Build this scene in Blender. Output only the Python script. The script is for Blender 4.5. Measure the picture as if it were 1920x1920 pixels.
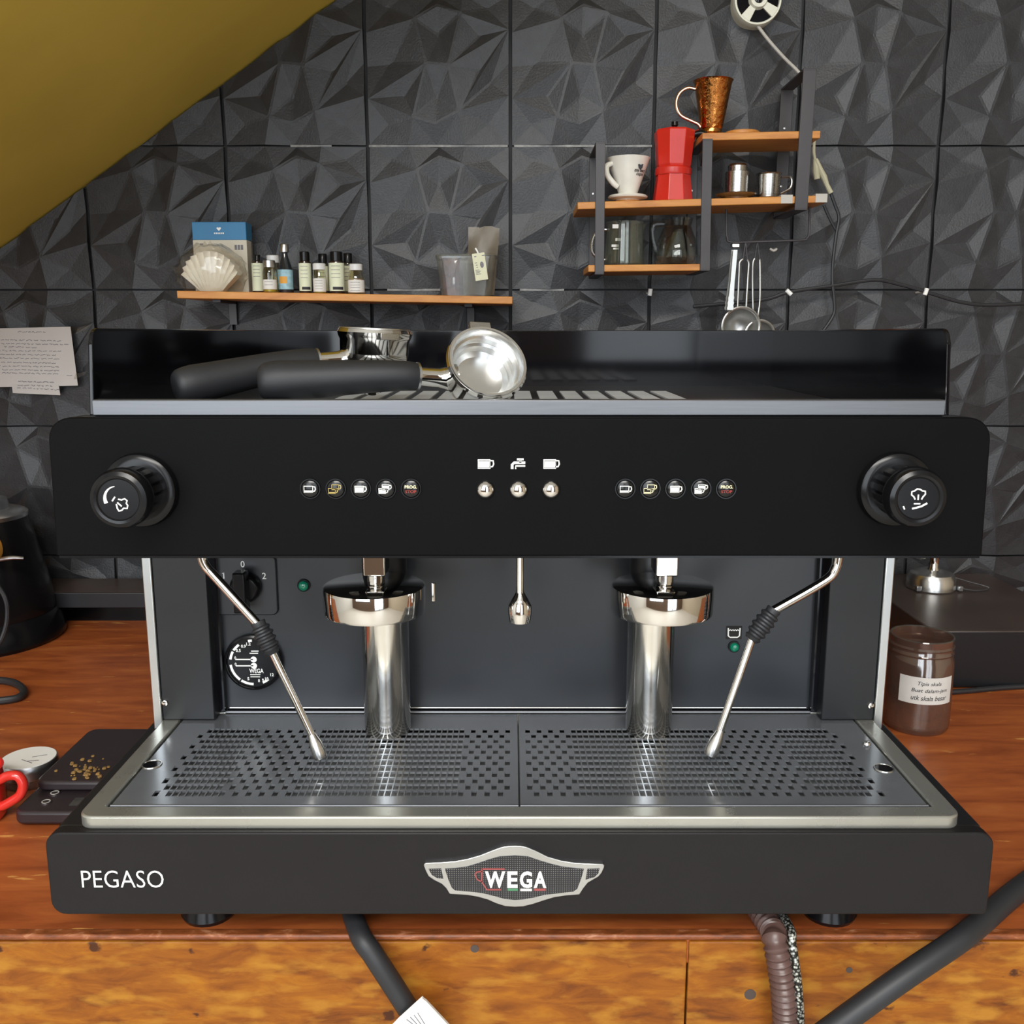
import bpy, bmesh, math, random
from mathutils import Vector as V, Matrix as Mx
random.seed(7)
SC = bpy.context.scene
for o in list(bpy.data.objects): bpy.data.objects.remove(o)
COL = SC.collection
PI = math.pi
# ------------------------------------------------------------------ camera, sky, light, exposure
F_PX = 1775.0; PITCH = math.radians(10.8); HC = .495
cd = bpy.data.cameras.new('camera'); cd.sensor_width = 36; cd.lens = 36*F_PX/1920
cd.clip_start = .02; cd.clip_end = 60
cam = bpy.data.objects.new('camera', cd); COL.objects.link(cam)
cam.location = (0, 0, HC); cam.rotation_euler = (PI/2-PITCH, 0, 0); SC.camera = cam
SC.view_settings.view_transform = 'Standard'; SC.view_settings.look = 'None'
SC.view_settings.gamma = 1; SC.view_settings.use_curve_mapping = False
SC.view_settings.exposure = 0.2
w = bpy.data.worlds.new('sky'); SC.world = w; w.use_nodes = True
bg = w.node_tree.nodes['Background']
bg.inputs[0].default_value = (.80, .90, 1, 1); bg.inputs[1].default_value = 2.0
def area(name, loc, rot, sx, sy, power, col=(1, 1, 1)):
    l = bpy.data.lights.new(name, 'AREA'); l.shape = 'RECTANGLE'; l.size = sx; l.size_y = sy
    l.energy = power; l.color = col
    o = bpy.data.objects.new(name, l); COL.objects.link(o); o.location = loc; o.rotation_euler = rot
    return o
# daylight coming in through the two windows and the door behind the photographer
area('window_daylight', (-1.25, -2.72, 1.1), (PI/2, 0, 0), 2.1, 2.3, 50, (.93, .97, 1))
area('window_daylight', (1.0, -2.72, .75), (PI/2, 0, 0), 1.3, 2.9, 16, (.95, .98, 1))
# ceiling lamp of the room
area('ceiling_lamp', (-.2, -2.0, 2.36), (0, 0, 0), 2.0, .9, 125, (1, .97, .92))

# ------------------------------------------------------------------ pixel -> place
ct, st = math.cos(PITCH), math.sin(PITCH)
def ray(px, py):
    x = (px-960)/F_PX; y = (py-960)/F_PX
    return V((x, ct-y*st, -y*ct-st))
def Q(px, py, Y):
    d = ray(px, py); return V((0, 0, HC))+d*(Y/d.y)
def QZ(px, py, Z):
    d = ray(px, py); return V((0, 0, HC))+d*((Z-HC)/d.z)
def S(py, Y): return Q(961, py, Y).x-Q(960, py, Y).x

# ------------------------------------------------------------------ materials
def lin(c):
    if isinstance(c, str): c = [int(c[i:i+2], 16) for i in (0, 2, 4)]
    r = []
    for v in c[:3]:
        v /= 255; r.append(v/12.92 if v < .04045 else ((v+.055)/1.055)**2.4)
    return (*r, 1)
def newmat(name):
    m = bpy.data.materials.new(name); m.use_nodes = True
    return m, m.node_tree, m.node_tree.nodes['Principled BSDF']
def node(nt, t, **k):
    n = nt.nodes.new(t)
    for a, v in k.items(): setattr(n, a, v)
    return n
def pm(name, col, rough=.5, metal=0, vary=.12, scale=30, bump=0, bscale=200, spec=.5, emit=None, coat=0, stretch=(1, 1, 1), rv=0):
    m, nt, b = newmat(name); c = lin(col)
    tc = node(nt, 'ShaderNodeTexCoord'); mp = node(nt, 'ShaderNodeMapping'); mp.inputs['Scale'].default_value = stretch
    nt.links.new(tc.outputs['Object'], mp.inputs[0])
    nz = node(nt, 'ShaderNodeTexNoise'); nz.inputs['Scale'].default_value = scale; nz.inputs['Detail'].default_value = 4
    nt.links.new(mp.outputs[0], nz.inputs['Vector'])
    rp = node(nt, 'ShaderNodeValToRGB'); e = rp.color_ramp.elements
    e[0].position = .3; e[1].position = .7
    e[0].color = tuple(v*(1-vary) for v in c[:3])+(1,); e[1].color = tuple(min(1, v*(1+vary)) for v in c[:3])+(1,)
    nt.links.new(nz.outputs[0], rp.inputs[0]); nt.links.new(rp.outputs[0], b.inputs['Base Color'])
    b.inputs['Roughness'].default_value = rough; b.inputs['Metallic'].default_value = metal
    b.inputs['Specular IOR Level'].default_value = spec; b.inputs['Coat Weight'].default_value = coat
    b.inputs['Coat Roughness'].default_value = .08
    if rv:
        mr = node(nt, 'ShaderNodeMapRange'); mr.inputs[3].default_value = max(.02, rough-rv); mr.inputs[4].default_value = rough+rv
        nt.links.new(nz.outputs[0], mr.inputs[0]); nt.links.new(mr.outputs[0], b.inputs['Roughness'])
    if bump:
        n2 = node(nt, 'ShaderNodeTexNoise'); n2.inputs['Scale'].default_value = bscale; n2.inputs['Detail'].default_value = 3
        nt.links.new(mp.outputs[0], n2.inputs['Vector'])
        bp = node(nt, 'ShaderNodeBump'); bp.inputs['Strength'].default_value = bump; bp.inputs['Distance'].default_value = .002
        nt.links.new(n2.outputs[0], bp.inputs['Height']); nt.links.new(bp.outputs[0], b.inputs['Normal'])
    if emit:
        b.inputs['Emission Color'].default_value = lin(emit); b.inputs['Emission Strength'].default_value = .3
    return m
def clearmat(name, tint='ffffff', base=.06, edge=.6, rough=.05, milky=0, mcol='c8c8c0', diff=None):
    m, nt, b = newmat(name)
    out = nt.nodes['Material Output']
    tr = node(nt, 'ShaderNodeBsdfTransparent'); tr.inputs[0].default_value = lin(tint)
    b.inputs['Base Color'].default_value = lin(mcol); b.inputs['Roughness'].default_value = rough
    lw = node(nt, 'ShaderNodeLayerWeight'); lw.inputs[0].default_value = .35
    mr = node(nt, 'ShaderNodeMapRange'); mr.inputs[3].default_value = base+milky; mr.inputs[4].default_value = edge
    gl = node(nt, 'ShaderNodeBsdfGlossy'); gl.inputs['Roughness'].default_value = rough
    mm = node(nt, 'ShaderNodeMixShader'); mm.inputs[0].default_value = min(.9, milky*2) if diff is None else diff
    nt.links.new(gl.outputs[0], mm.inputs[1]); nt.links.new(b.outputs[0], mm.inputs[2])
    mx = node(nt, 'ShaderNodeMixShader')
    nt.links.new(lw.outputs['Facing'], mr.inputs[0]); nt.links.new(mr.outputs[0], mx.inputs[0])
    nt.links.new(tr.outputs[0], mx.inputs[1]); nt.links.new(mm.outputs[0], mx.inputs[2])
    nt.links.new(mx.outputs[0], out.inputs[0])
    return m
def wood(name, stops, rough=.3, stretch=(2, 14, 14), scale=3, spots=None, blotch=None, coat=0, spec=.5, bump=.1):
    m, nt, b = newmat(name)
    tc = node(nt, 'ShaderNodeTexCoord'); mp = node(nt, 'ShaderNodeMapping'); mp.inputs['Scale'].default_value = stretch
    nt.links.new(tc.outputs['Object'], mp.inputs[0])
    nz = node(nt, 'ShaderNodeTexNoise'); nz.inputs['Scale'].default_value = scale; nz.inputs['Detail'].default_value = 9
    nz.inputs['Roughness'].default_value = .62; nz.inputs['Distortion'].default_value = .6
    nt.links.new(mp.outputs[0], nz.inputs['Vector'])
    rp = node(nt, 'ShaderNodeValToRGB'); e = rp.color_ramp.elements
    while len(e) < len(stops): e.new(.5)
    for i, (p, c) in enumerate(stops): e[i].position = p; e[i].color = lin(c)
    nt.links.new(nz.outputs[0], rp.inputs[0]); last = rp.outputs[0]
    for lay in (blotch, spots):
        if not lay: continue
        sc2, lo, hi, c, str2 = lay
        mp2 = node(nt, 'ShaderNodeMapping'); mp2.inputs['Scale'].default_value = str2; mp2.inputs['Location'].default_value = (3.1, 1.7, .4)
        nt.links.new(tc.outputs['Object'], mp2.inputs[0])
        n3 = node(nt, 'ShaderNodeTexNoise'); n3.inputs['Scale'].default_value = sc2; n3.inputs['Detail'].default_value = 6
        nt.links.new(mp2.outputs[0], n3.inputs['Vector'])
        r3 = node(nt, 'ShaderNodeMapRange'); r3.inputs[1].default_value = lo; r3.inputs[2].default_value = hi
        nt.links.new(n3.outputs[0], r3.inputs[0])
        mx = node(nt, 'ShaderNodeMix', data_type='RGBA')
        nt.links.new(r3.outputs[0], mx.inputs['Factor']); nt.links.new(last, mx.inputs['A']); mx.inputs['B'].default_value = lin(c)
        last = mx.outputs['Result']
    nt.links.new(last, b.inputs['Base Color']); b.inputs['Roughness'].default_value = rough
    b.inputs['Coat Weight'].default_value = coat; b.inputs['Coat Roughness'].default_value = .15; b.inputs['Specular IOR Level'].default_value = spec
    bp = node(nt, 'ShaderNodeBump'); bp.inputs['Strength'].default_value = bump; bp.inputs['Distance'].default_value = .002
    nt.links.new(nz.outputs[0], bp.inputs['Height']); nt.links.new(bp.outputs[0], b.inputs['Normal'])
    return m
M = {}
M['wall'] = pm('wall_black_paint', '2c2d30', .45, vary=.18, scale=60, bump=.25, bscale=350, spec=.5)
M['wallback'] = pm('wall_backing', '1c1c1e', .7)
M['yellow'] = pm('yellow_paint', 'e2c656', .6, vary=.07, scale=5, bump=.08, bscale=40)
M['plaster'] = pm('cream_plaster', 'd2d0ca', .8)
M['frontwall'] = pm('brown_panelling', '6a5546', .8)
M['tan'] = pm('tan_plaster', 'b0a28c', .8)
M['floor'] = pm('beige_floor', 'c6c0b6', .5)
M['table'] = wood('varnished_tabletop', [(.25, '7a3a1c'), (.45, '9a5028'), (.6, 'ac5e2e'), (.8, 'c07840')], .38, (1.6, 9, 9), 5, spots=(9, .68, .71, 'cf9450', (2, 9, 1)), coat=.05, spec=.35, bump=.08)
M['apron'] = wood('worn_apron', [(.25, '522a0e'), (.42, '7c4412'), (.56, '905416'), (.75, 'a86c1a')], .5, (2.2, 9, 8), 9, blotch=(34, .5, .66, 'a67024', (.7, 2, 2.0)), spec=.25, spots=(30, .68, .72, '4a2814', (1.1, 1, 1.5)), bump=.25)
M['edgewood'] = wood('worn_edge', [(.3, '5a2c14'), (.56, '8a4a24'), (.68, 'b97f5c'), (.76, 'd8b098')], .45, (7, 20, 20), 7)
M['shelf'] = wood('shelf_wood', [(.25, 'a8682e'), (.5, 'c4843e'), (.8, 'd49a52')], .5, (3, 20, 20), 4, bump=.08)
M['darkwood'] = pm('dark_board', '453a36', .35, vary=.3, scale=8)
M['fascia'] = pm('black_powder_coat', '0a0a0b', .5, vary=.06, bump=.04, bscale=900, spec=.07)
M['lowfascia'] = pm('dark_grey_powder_coat', '1b191a', .45, vary=.06, bump=.04, bscale=900, spec=.25)
M['blackgloss'] = pm('black_gloss', '0c0c10', .08, vary=.05, spec=.35)
M['blacksatin'] = pm('black_satin', '17181b', .38, vary=.06, spec=.5)
M['backpanel'] = pm('charcoal_panel', '1f2227', .34, vary=.05, spec=.6)
M['blackplastic'] = pm('black_plastic', '111113', .22, vary=.08, spec=.28)
M['rubber'] = pm('black_rubber', '26272a', .5, vary=.08)
M['handle'] = pm('soft_black_handle', '202124', .55, vary=.08, bump=.05, bscale=600)
M['chrome'] = pm('chrome', 'e4e2de', .06, 1, vary=.03)
M['steel'] = pm('brushed_steel', 'b9b8b4', .26, 1, vary=.08, scale=12, stretch=(2, 60, 60), rv=.06)
M['traysteel'] = pm('tray_steel', '92969c', .2, .66, vary=.08, scale=14, rv=.07)
M['rimsteel'] = pm('satin_rim_steel', 'b8b8b0', .28, .78, vary=.05, scale=20, rv=.04)
M['tube'] = pm('worn_chrome', 'dedcd6', .14, 1, vary=.04)
M['wire'] = pm('steel_wire', 'b8b8b4', .3, .9, vary=.05)
M['pan'] = pm('pan_steel', '70706e', .4, .5, vary=.2, scale=25)
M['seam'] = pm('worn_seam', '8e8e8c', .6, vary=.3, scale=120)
M['strip'] = pm('brushed_strip', '74767a', .42, .9, vary=.07, scale=9, stretch=(3, 90, 90), rv=.06)
M['sideplate'] = pm('side_steel', 'cfd2d2', .3, 1, vary=.05)
M['slat'] = pm('slat_steel', 'd4dade', .4, .25, vary=.08)
M['basket'] = pm('basket_steel', 'dcdcda', .27, 1, vary=.05)
M['white'] = pm('white_print', 'f2f2ee', .5, vary=.02)
M['cream'] = pm('cream_print', 'e6dfb4', .5, vary=.02)
M['oldcream'] = pm('yellowed_print', 'b8a35c', .5, vary=.02)
M['redprint'] = pm('red_print', '8e2a22', .5, vary=.02)
M['pinkprint'] = pm('pale_red_print', '9c4c4a', .5, vary=.02)
M['greenprint'] = pm('green_print', '4f8a62', .5, vary=.02)
M['greyprint'] = pm('grey_ink', '76747a', .8, vary=.2, scale=200)
M['ink'] = pm('black_ink', '26242a', .7, vary=.1)
M['button'] = pm('button_lens', '141414', .22, vary=.05, spec=.4)
M['lamp'] = pm('green_lens', '0d7a5c', .12, vary=.1, coat=.6)
M['paper'] = pm('notice_paper', 'c4c0bc', .85, vary=.04, scale=12)
M['porcelain'] = pm('white_porcelain', 'e2dfd4', .22, vary=.05, scale=40, coat=.3)
M['copper'] = pm('hammered_copper', 'd08a4a', .16, 1, vary=.12, scale=60, bump=.7, bscale=130)
M['paleCu'] = pm('pale_copper', 'e0b9a0', .25, 1, vary=.05)
M['red'] = pm('red_enamel', 'c8281c', .35, vary=.06, coat=.1)
M['redmug'] = pm('red_glaze', 'd2322a', .15, vary=.05, coat=.5)
M['metalblack'] = pm('black_steel_bar', '3a3739', .45, vary=.2, scale=14)
M['blue'] = pm('blue_card', '3c7fae', .55, vary=.05)
M['card'] = pm('white_card', 'cfc8b8', .7, vary=.05)
M['filter'] = pm('filter_paper', 'f6f2e8', .9, vary=.05)
M['bag'] = clearmat('clear_film', 'fbfaf7', .02, .3, .12, .03)
M['tub'] = clearmat('clear_tub', 'e8e8e4', .03, .45, .2, .12, '9a9c98', .7)
M['glass'] = clearmat('clear_glass', 'f2f5f4', .02, .4, .02)
M['greyglass'] = clearmat('hazy_glass', 'e8eae4', .05, .45, .06, .05, '9aa098', .5)
M['jarglass'] = clearmat('dusty_jar', 'e0d2c8', .06, .6, .1, .26, '8f7366')
M['bottleglass'] = clearmat('bottle_glass', 'f0f0e0', .06, .7, .03)
M['amber'] = pm('dark_bottle', '2a1d18', .08, vary=.1, coat=.3)
M['darkglass'] = pm('dark_glass', '22262b', .06, vary=.1, coat=.5)
M['yellowliq'] = pm('yellow_liquid', 'b8a038', .25)
M['pinkliq'] = pm('pale_pink_liquid', 'b59c92', .25)
M['label'] = pm('cream_label', 'd8dcc0', .7, vary=.05)
M['wlabel'] = pm('white_label', 'd8d6d0', .7, vary=.05)
M['bluelabel'] = pm('blue_label', '8fb4c0', .6, vary=.3, scale=120)
M['orange'] = pm('orange_print', 'd89a3a', .6)
M['cap'] = pm('white_cap', 'dcdcda', .4)
M['alu'] = pm('aluminium_cap', 'c0c2c4', .3, 1)
M['tag'] = pm('cream_tag', 'd2d2b4', .7, vary=.04)
M['dull'] = clearmat('dull_film', 'f0f0ec', .05, .3, .5, .14, '9a988e', .85)
M['brownbag'] = clearmat('brown_film', 'dcd6c8', .08, .4, .5, .3, '8e8270', .85)
M['redfilm'] = clearmat('red_film', 'd8b4b4', .1, .5, .2, .2, '8a5a58')
M['coffee'] = pm('ground_coffee', '4c3226', .9, vary=.3, scale=300, bump=.6, bscale=500)
M['crumb'] = pm('coffee_crumb', '8a6a3a', .9, vary=.4, scale=300)
M['corr'] = pm('brown_hose', '5c4540', .35, vary=.15)
M['camwhite'] = pm('camera_shell', 'd6d6c6', .4, vary=.04)
M['cable'] = pm('grey_cable', 'b4b0a8', .5, vary=.05)
M['connector'] = pm('cream_connector', 'b6b296', .5, vary=.1)
M['lcd'] = pm('grey_display', '3c3c3a', .2, vary=.1)
M['scale'] = pm('scale_black', '2c2427', .35, vary=.15, scale=20)
M['meshwire'] = clearmat('fine_wire_mesh', 'b4b2a8', .3, .7, .35, .25, '8c8a80')
# braided steel
def braid():
    m, nt, b = newmat('braided_steel'); tc = node(nt, 'ShaderNodeTexCoord')
    vo = node(nt, 'ShaderNodeTexVoronoi'); vo.inputs['Scale'].default_value = 420
    nt.links.new(tc.outputs['Object'], vo.inputs['Vector'])
    rp = node(nt, 'ShaderNodeValToRGB'); e = rp.color_ramp.elements
    e[0].color = lin('d8dcd4'); e[0].position = .25; e[1].color = lin('2c2c28'); e[1].position = .6
    nt.links.new(vo.outputs['Distance'], rp.inputs[0]); nt.links.new(rp.outputs[0], b.inputs['Base Color'])
    b.inputs['Metallic'].default_value = .6; b.inputs['Roughness'].default_value = .35
    return m
M['braid'] = braid()
def dots():
    m, nt, b = newmat('dotted_mesh'); tc = node(nt, 'ShaderNodeTexCoord')
    vo = node(nt, 'ShaderNodeTexVoronoi'); vo.inputs['Scale'].default_value = 560; vo.inputs['Randomness'].default_value = 0
    nt.links.new(tc.outputs['Object'], vo.inputs['Vector'])
    rp = node(nt, 'ShaderNodeValToRGB'); e = rp.color_ramp.elements
    e[0].color = lin('8c8a84'); e[0].position = .3; e[1].color = lin('1c1c22'); e[1].position = .42
    nt.links.new(vo.outputs['Distance'], rp.inputs[0]); nt.links.new(rp.outputs[0], b.inputs['Base Color'])
    b.inputs['Roughness'].default_value = .4
    return m
M['dots'] = dots()
M['emblem'] = pm('emblem_steel', 'c4c6c6', .3, 1, vary=.06)

# ------------------------------------------------------------------ mesh builder
class MB:
    def __init__(s): s.v = []; s.f = []
    def add(s, vs, fs):
        n = len(s.v); s.v += [V(p) for p in vs]; s.f += [[i+n for i in f] for f in fs]; return s
    def box(s, a, b):
        x0, y0, z0 = a; x1, y1, z1 = b
        return s.add([(x0, y0, z0), (x1, y0, z0), (x1, y1, z0), (x0, y1, z0), (x0, y0, z1), (x1, y0, z1), (x1, y1, z1), (x0, y1, z1)],
                     [(0, 3, 2, 1), (4, 5, 6, 7), (0, 1, 5, 4), (1, 2, 6, 5), (2, 3, 7, 6), (3, 0, 4, 7)])
    def hexa(s, p):   # 8 points: bottom loop, top loop
        return s.add(p, [(0, 3, 2, 1), (4, 5, 6, 7), (0, 1, 5, 4), (1, 2, 6, 5), (2, 3, 7, 6), (3, 0, 4, 7)])
    def prism(s, out, y0, y1, ax='y'):    # outline (a,b) extruded along an axis
        n = len(out)
        mk = {'y': lambda a, b, t: (a, t, b), 'z': lambda a, b, t: (a, b, t), 'x': lambda a, b, t: (t, a, b)}[ax]
        vs = [mk(a, b, y0) for a, b in out]+[mk(a, b, y1) for a, b in out]
        fs = [list(range(n)), list(range(2*n-1, n-1, -1))]+[(i, i+n, (i+1) % n+n, (i+1) % n) for i in range(n)]
        return s.add(vs, fs)
    def lathe(s, prof, c=(0, 0, 0), axis=(0, 0, 1), n=32, up=(0, 1, 0), rmod=None):
        w_ = V(axis).normalized(); u = V(up)
        if abs(u.dot(w_)) > .95: u = V((1, 0, 0))
        u = (u-w_*u.dot(w_)).normalized(); t = w_.cross(u); c = V(c)
        vs = []; rings = []
        for r, z in prof:
            if r < 1e-7: rings.append([len(vs)]); vs.append(c+w_*z)
            else:
                rings.append(list(range(len(vs), len(vs)+n)))
                for i in range(n):
                    a = 2*PI*i/n; q = r*(rmod(i, z) if rmod else 1)
                    vs.append(c+w_*z+(u*math.cos(a)+t*math.sin(a))*q)
        fs = []
        for A, B in zip(rings, rings[1:]):
            if len(A) == 1 and len(B) == 1: continue
            for i in range(n):
                j = (i+1) % n
                if len(A) == 1: fs.append((A[0], B[i], B[j]))
                elif len(B) == 1: fs.append((A[i], A[j], B[0]))
                else: fs.append((A[i], A[j], B[j], B[i]))
        return s.add(vs, fs)
    def tube(s, path, r, n=10, smooth=0, cap=True):
        P = [V(p) for p in path]; R = r if isinstance(r, (list, tuple)) else [r]*len(P)
        if smooth: P, R = catmull(P, R, smooth)
        T = [(P[min(i+1, len(P)-1)]-P[max(i-1, 0)]).normalized() for i in range(len(P))]
        u = V((0, 0, 1)) if abs(T[0].z) < .9 else V((1, 0, 0))
        vs = []
        for i, p in enumerate(P):
            u = (u-T[i]*u.dot(T[i])).normalized(); t = T[i].cross(u)
            for k in range(n):
                a = 2*PI*k/n; vs.append(p+(u*math.cos(a)+t*math.sin(a))*R[i])
        fs = []
        for i in range(len(P)-1):
            for k in range(n):
                j = (k+1) % n; fs.append((i*n+k, i*n+j, (i+1)*n+j, (i+1)*n+k))
        if cap: fs += [list(range(n-1, -1, -1)), list(range((len(P)-1)*n, len(P)*n))]
        return s.add(vs, fs)
    def stroke(s, pts, wd, y0, y1, closed=False):   # flat ribbon in the x-z plane
        pts = [V((p[0], p[1])) for p in pts]; n = len(pts); L = []; R = []
        for i in range(n):
            a = pts[i-1] if (i or closed) else pts[i]; b = pts[(i+1) % n] if (i < n-1 or closed) else pts[i]
            d = (b-a).normalized(); nn = V((-d.y, d.x))*wd/2
            L.append(pts[i]+nn); R.append(pts[i]-nn)
        for i in range(n if closed else n-1):
            j = (i+1) % n
            s.prism([tuple(L[i]), tuple(R[i]), tuple(R[j]), tuple(L[j])], y0, y1)
        return s
def catmull(P, R, k):
    o = []; ro = []
    for i in range(len(P)-1):
        a, b, c, d = P[max(i-1, 0)], P[i], P[i+1], P[min(i+2, len(P)-1)]
        for j in range(k):
            t = j/k
            o.append(.5*((2*b)+(c-a)*t+(2*a-5*b+4*c-d)*t*t+(3*b-a-3*c+d)*t**3)); ro.append(R[i]*(1-t)+R[i+1]*t)
    o.append(P[-1]); ro.append(R[-1]); return o, ro
def rrect(x0, z0, x1, z1, r, n=6):
    if not isinstance(r, (list, tuple)): r = [r]*4     # bl br tr tl
    o = []
    for (cx, cz, a, q) in ((x0+r[0], z0+r[0], PI, r[0]), (x1-r[1], z0+r[1], 1.5*PI, r[1]), (x1-r[2], z1-r[2], 0, r[2]), (x0+r[3], z1-r[3], .5*PI, r[3])):
        if q < 1e-6: o.append((cx, cz)); continue
        for i in range(n+1):
            t = a+PI/2*i/n; o.append((cx+q*math.cos(t), cz+q*math.sin(t)))
    return o
def arc(cx, cz, r, a0, a1, n=10, rz=None):
    return [(cx+r*math.cos(a0+(a1-a0)*i/n), cz+(rz or r)*math.sin(a0+(a1-a0)*i/n)) for i in range(n+1)]
ORG = {}
def org(p): return ORG.get(p.name, V((0, 0, 0))) if p else V((0, 0, 0))
def link(name, me, m, parent=None, bevel=0, smooth=True, label=None, kind=None):
    if m and not me.materials: me.materials.append(m)
    if smooth: me.shade_smooth(); me.set_sharp_from_angle(angle=.62)
    o = bpy.data.objects.new(name, me); COL.objects.link(o)
    if parent: o.parent = parent; ORG[o.name] = org(parent)
    if bevel:
        bv = o.modifiers.new('bevel', 'BEVEL'); bv.width = bevel; bv.segments = 2; bv.limit_method = 'ANGLE'; bv.angle_limit = .7
    if label: o['label'] = label
    if kind: o['kind'] = kind
    return o
def obj(name, mb, m, parent=None, bevel=0, smooth=True, label=None, kind=None, fix=True):
    me = bpy.data.meshes.new(name); og = org(parent)
    me.from_pydata([tuple(p-og) for p in mb.v], [], mb.f)
    if fix:
        bm = bmesh.new(); bm.from_mesh(me); bmesh.ops.recalc_face_normals(bm, faces=bm.faces); bm.to_mesh(me); bm.free()
    return link(name, me, m, parent, bevel, smooth, label, kind)
def thing(name, label, cat, loc=(0, 0, 0), group=None, local=False, mat=None):
    o = bpy.data.objects.new(name, None); COL.objects.link(o); o.empty_display_size = .02
    if mat is not None: o.matrix_world = mat
    else: o.location = loc
    ORG[o.name] = V((0, 0, 0)) if (local or mat is not None) else V(loc)
    o['label'] = label; o['category'] = cat
    if group: o['group'] = group
    return o
def tag(o, label, cat, group=None):
    o['label'] = label; o['category'] = cat
    if group: o['group'] = group
    return o
def text(name, s, cx, cz, wd, ht, y, m, parent, ext=.0002, bold=0, shear=0, mat=None):
    """text facing -Y, fitted to a width and height around (cx, cz)"""
    cu = bpy.data.curves.new('t', 'FONT'); cu.body = s; cu.size = 1; cu.offset = bold; cu.shear = shear; cu.resolution_u = 3
    t = bpy.data.objects.new('t', cu); me = bpy.data.meshes.new_from_object(t)
    bpy.data.objects.remove(t); bpy.data.curves.remove(cu)
    xs = [v.co.x for v in me.vertices]; ys = [v.co.y for v in me.vertices]
    x0, x1, y0, y1 = min(xs), max(xs), min(ys), max(ys); og = org(parent)
    for v in me.vertices:
        a = (v.co.x-x0)/(x1-x0)-.5; b = (v.co.y-y0)/(y1-y0)-.5
        p = V((cx+a*wd, y, cz+b*ht)) if mat is None else mat @ V((a*wd, b*ht, 0))
        v.co = p-og
    me.name = name
    return link(name, me, m, parent, smooth=False)
def struct(name, mb, m, **k): return obj(name, mb, m, kind='structure', **k)

# ================================================================== THE SETTING
YW = 1.645                                     # wall plane behind the panels
WX = [Q(957, 272, 1.63).x+k*(Q(1226, 272, 1.63).x-Q(957, 272, 1.63).x) for k in range(-5, 6)]
PW = WX[1]-WX[0]
z1 = Q(960, 272, 1.63).z; z2 = Q(960, 543, 1.63).z; PH = z1-z2
sa, sb = Q(0, 455, 1.62), Q(612, 0, 1.62)      # where the sloping ceiling meets the wall
slope = (sb.z-sa.z)/(sb.x-sa.x)
def slz(x): return sa.z+slope*(x-sa.x)
wall = struct('wall_back', MB().box((-3, YW, -.9), (2.6, YW+.12, 2.4)), M['wallback'])
U = dict(c00=(0, 0, .006), c10=(1, 0, .006), c01=(0, 1, .006), c11=(1, 1, .006), b1=(.28, 0, .016), b2=(.48, 0, .003), b3=(.68, 0, .016),
         t1=(.28, 1, .016), t2=(.5, 1, .003), t3=(.68, 1, .016), H=(0, .31, .016), l2=(0, .53, .006), A=(0, .75, .016),
         L=(1, .33, .016), r2=(1, .55, .006), E=(1, .77, .016), B=(.34, .84, .021), C=(.5, .93, .017), D=(.665, .876, .021),
         F=(.418, .547, .025), G=(.576, .535, .025), I=(.32, .188, .021), J=(.477, .147, .017), K=(.647, .23, .021),
         M1=(.5, .74, .008), M2=(.49, .33, .009), M3=(.17, .55, .009), M4=(.80, .735, .009), M5=(.25, .33, .010), M6=(.79, .50, .013),
         M7=(.87, .42, .006), M8=(.16, .91, .008), M10=(.85, .91, .008), N1=(.14, .14, .008), N4=(.85, .14, .008))
FAN = ['M1 B C D G F', 'M2 F G K J I', 'M3 A B F H l2', 'M4 E D G', 'M5 F I H', 'M6 G E K', 'M7 E K L r2', 'M8 c01 t1 B A', 'M10 t3 c11 E D',
       'N1 H I b1 c00', 'N4 K L c10 b3']
TRI = ['t2 t1 B', 't2 B C', 't2 C D', 't2 D t3', 'b2 b1 I', 'b2 I J', 'b2 J K', 'b2 K b3']
def panel_bm(x0, z0):
    bm = bmesh.new(); g = .003
    vs = {k: bm.verts.new((x0+.003+u*(PW-.006), YW-.004-(h-.003)*.54, z0+g/2+v*(PH-g))) for k, (u, v, h) in U.items()}
    for f in FAN:
        c, *r = f.split()
        for a, b in zip(r, r[1:]+r[:1]): bm.faces.new((vs[c], vs[a], vs[b]))
    for f in TRI: bm.faces.new([vs[k] for k in f.split()])
    bm.normal_update()
    for f in bm.faces:
        if f.normal.y > 0: f.normal_flip()
    bmesh.ops.bevel(bm, geom=[e for e in bm.edges if not e.is_boundary and e.calc_face_angle(0) > .1 and not any(v.is_boundary for v in e.verts)], offset=.0021, segments=1, affect='EDGES', clamp_overlap=True)
    ed = [e for e in bm.edges if e.is_boundary]
    r = bmesh.ops.extrude_edge_only(bm, edges=ed)
    for v in r['geom']:
        if isinstance(v, bmesh.types.BMVert): v.co.y = YW-.0005
    return bm
tile_me = None
for k in range(len(WX)-1):
    for r in range(-4, 4):
        x0, z0 = WX[k], z1+r*PH
        if z0+PH < -.02 or z0 > 1.35: continue
        if slz(x0+PW) < z0: continue
        bm = None
        if slz(x0) < z0+PH+.01 or x0 > 9:
            bm = panel_bm(x0, z0)
            bmesh.ops.bisect_plane(bm, geom=bm.verts[:]+bm.edges[:]+bm.faces[:], plane_co=(sa.x, 0, sa.z-.004), plane_no=(-slope, 0, 1), clear_outer=True)
            me = bpy.data.meshes.new('wall_panel'); bm.to_mesh(me); bm.free(); loc = (0, 0, 0)
        else:
            if tile_me is None:
                bm = panel_bm(0, 0); tile_me = bpy.data.meshes.new('wall_panel'); bm.to_mesh(tile_me); bm.free()
            me = tile_me; loc = (x0, 0, z0)
        o = link('wall_panel', me, M['wall'], wall, smooth=False); o.location = loc
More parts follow.
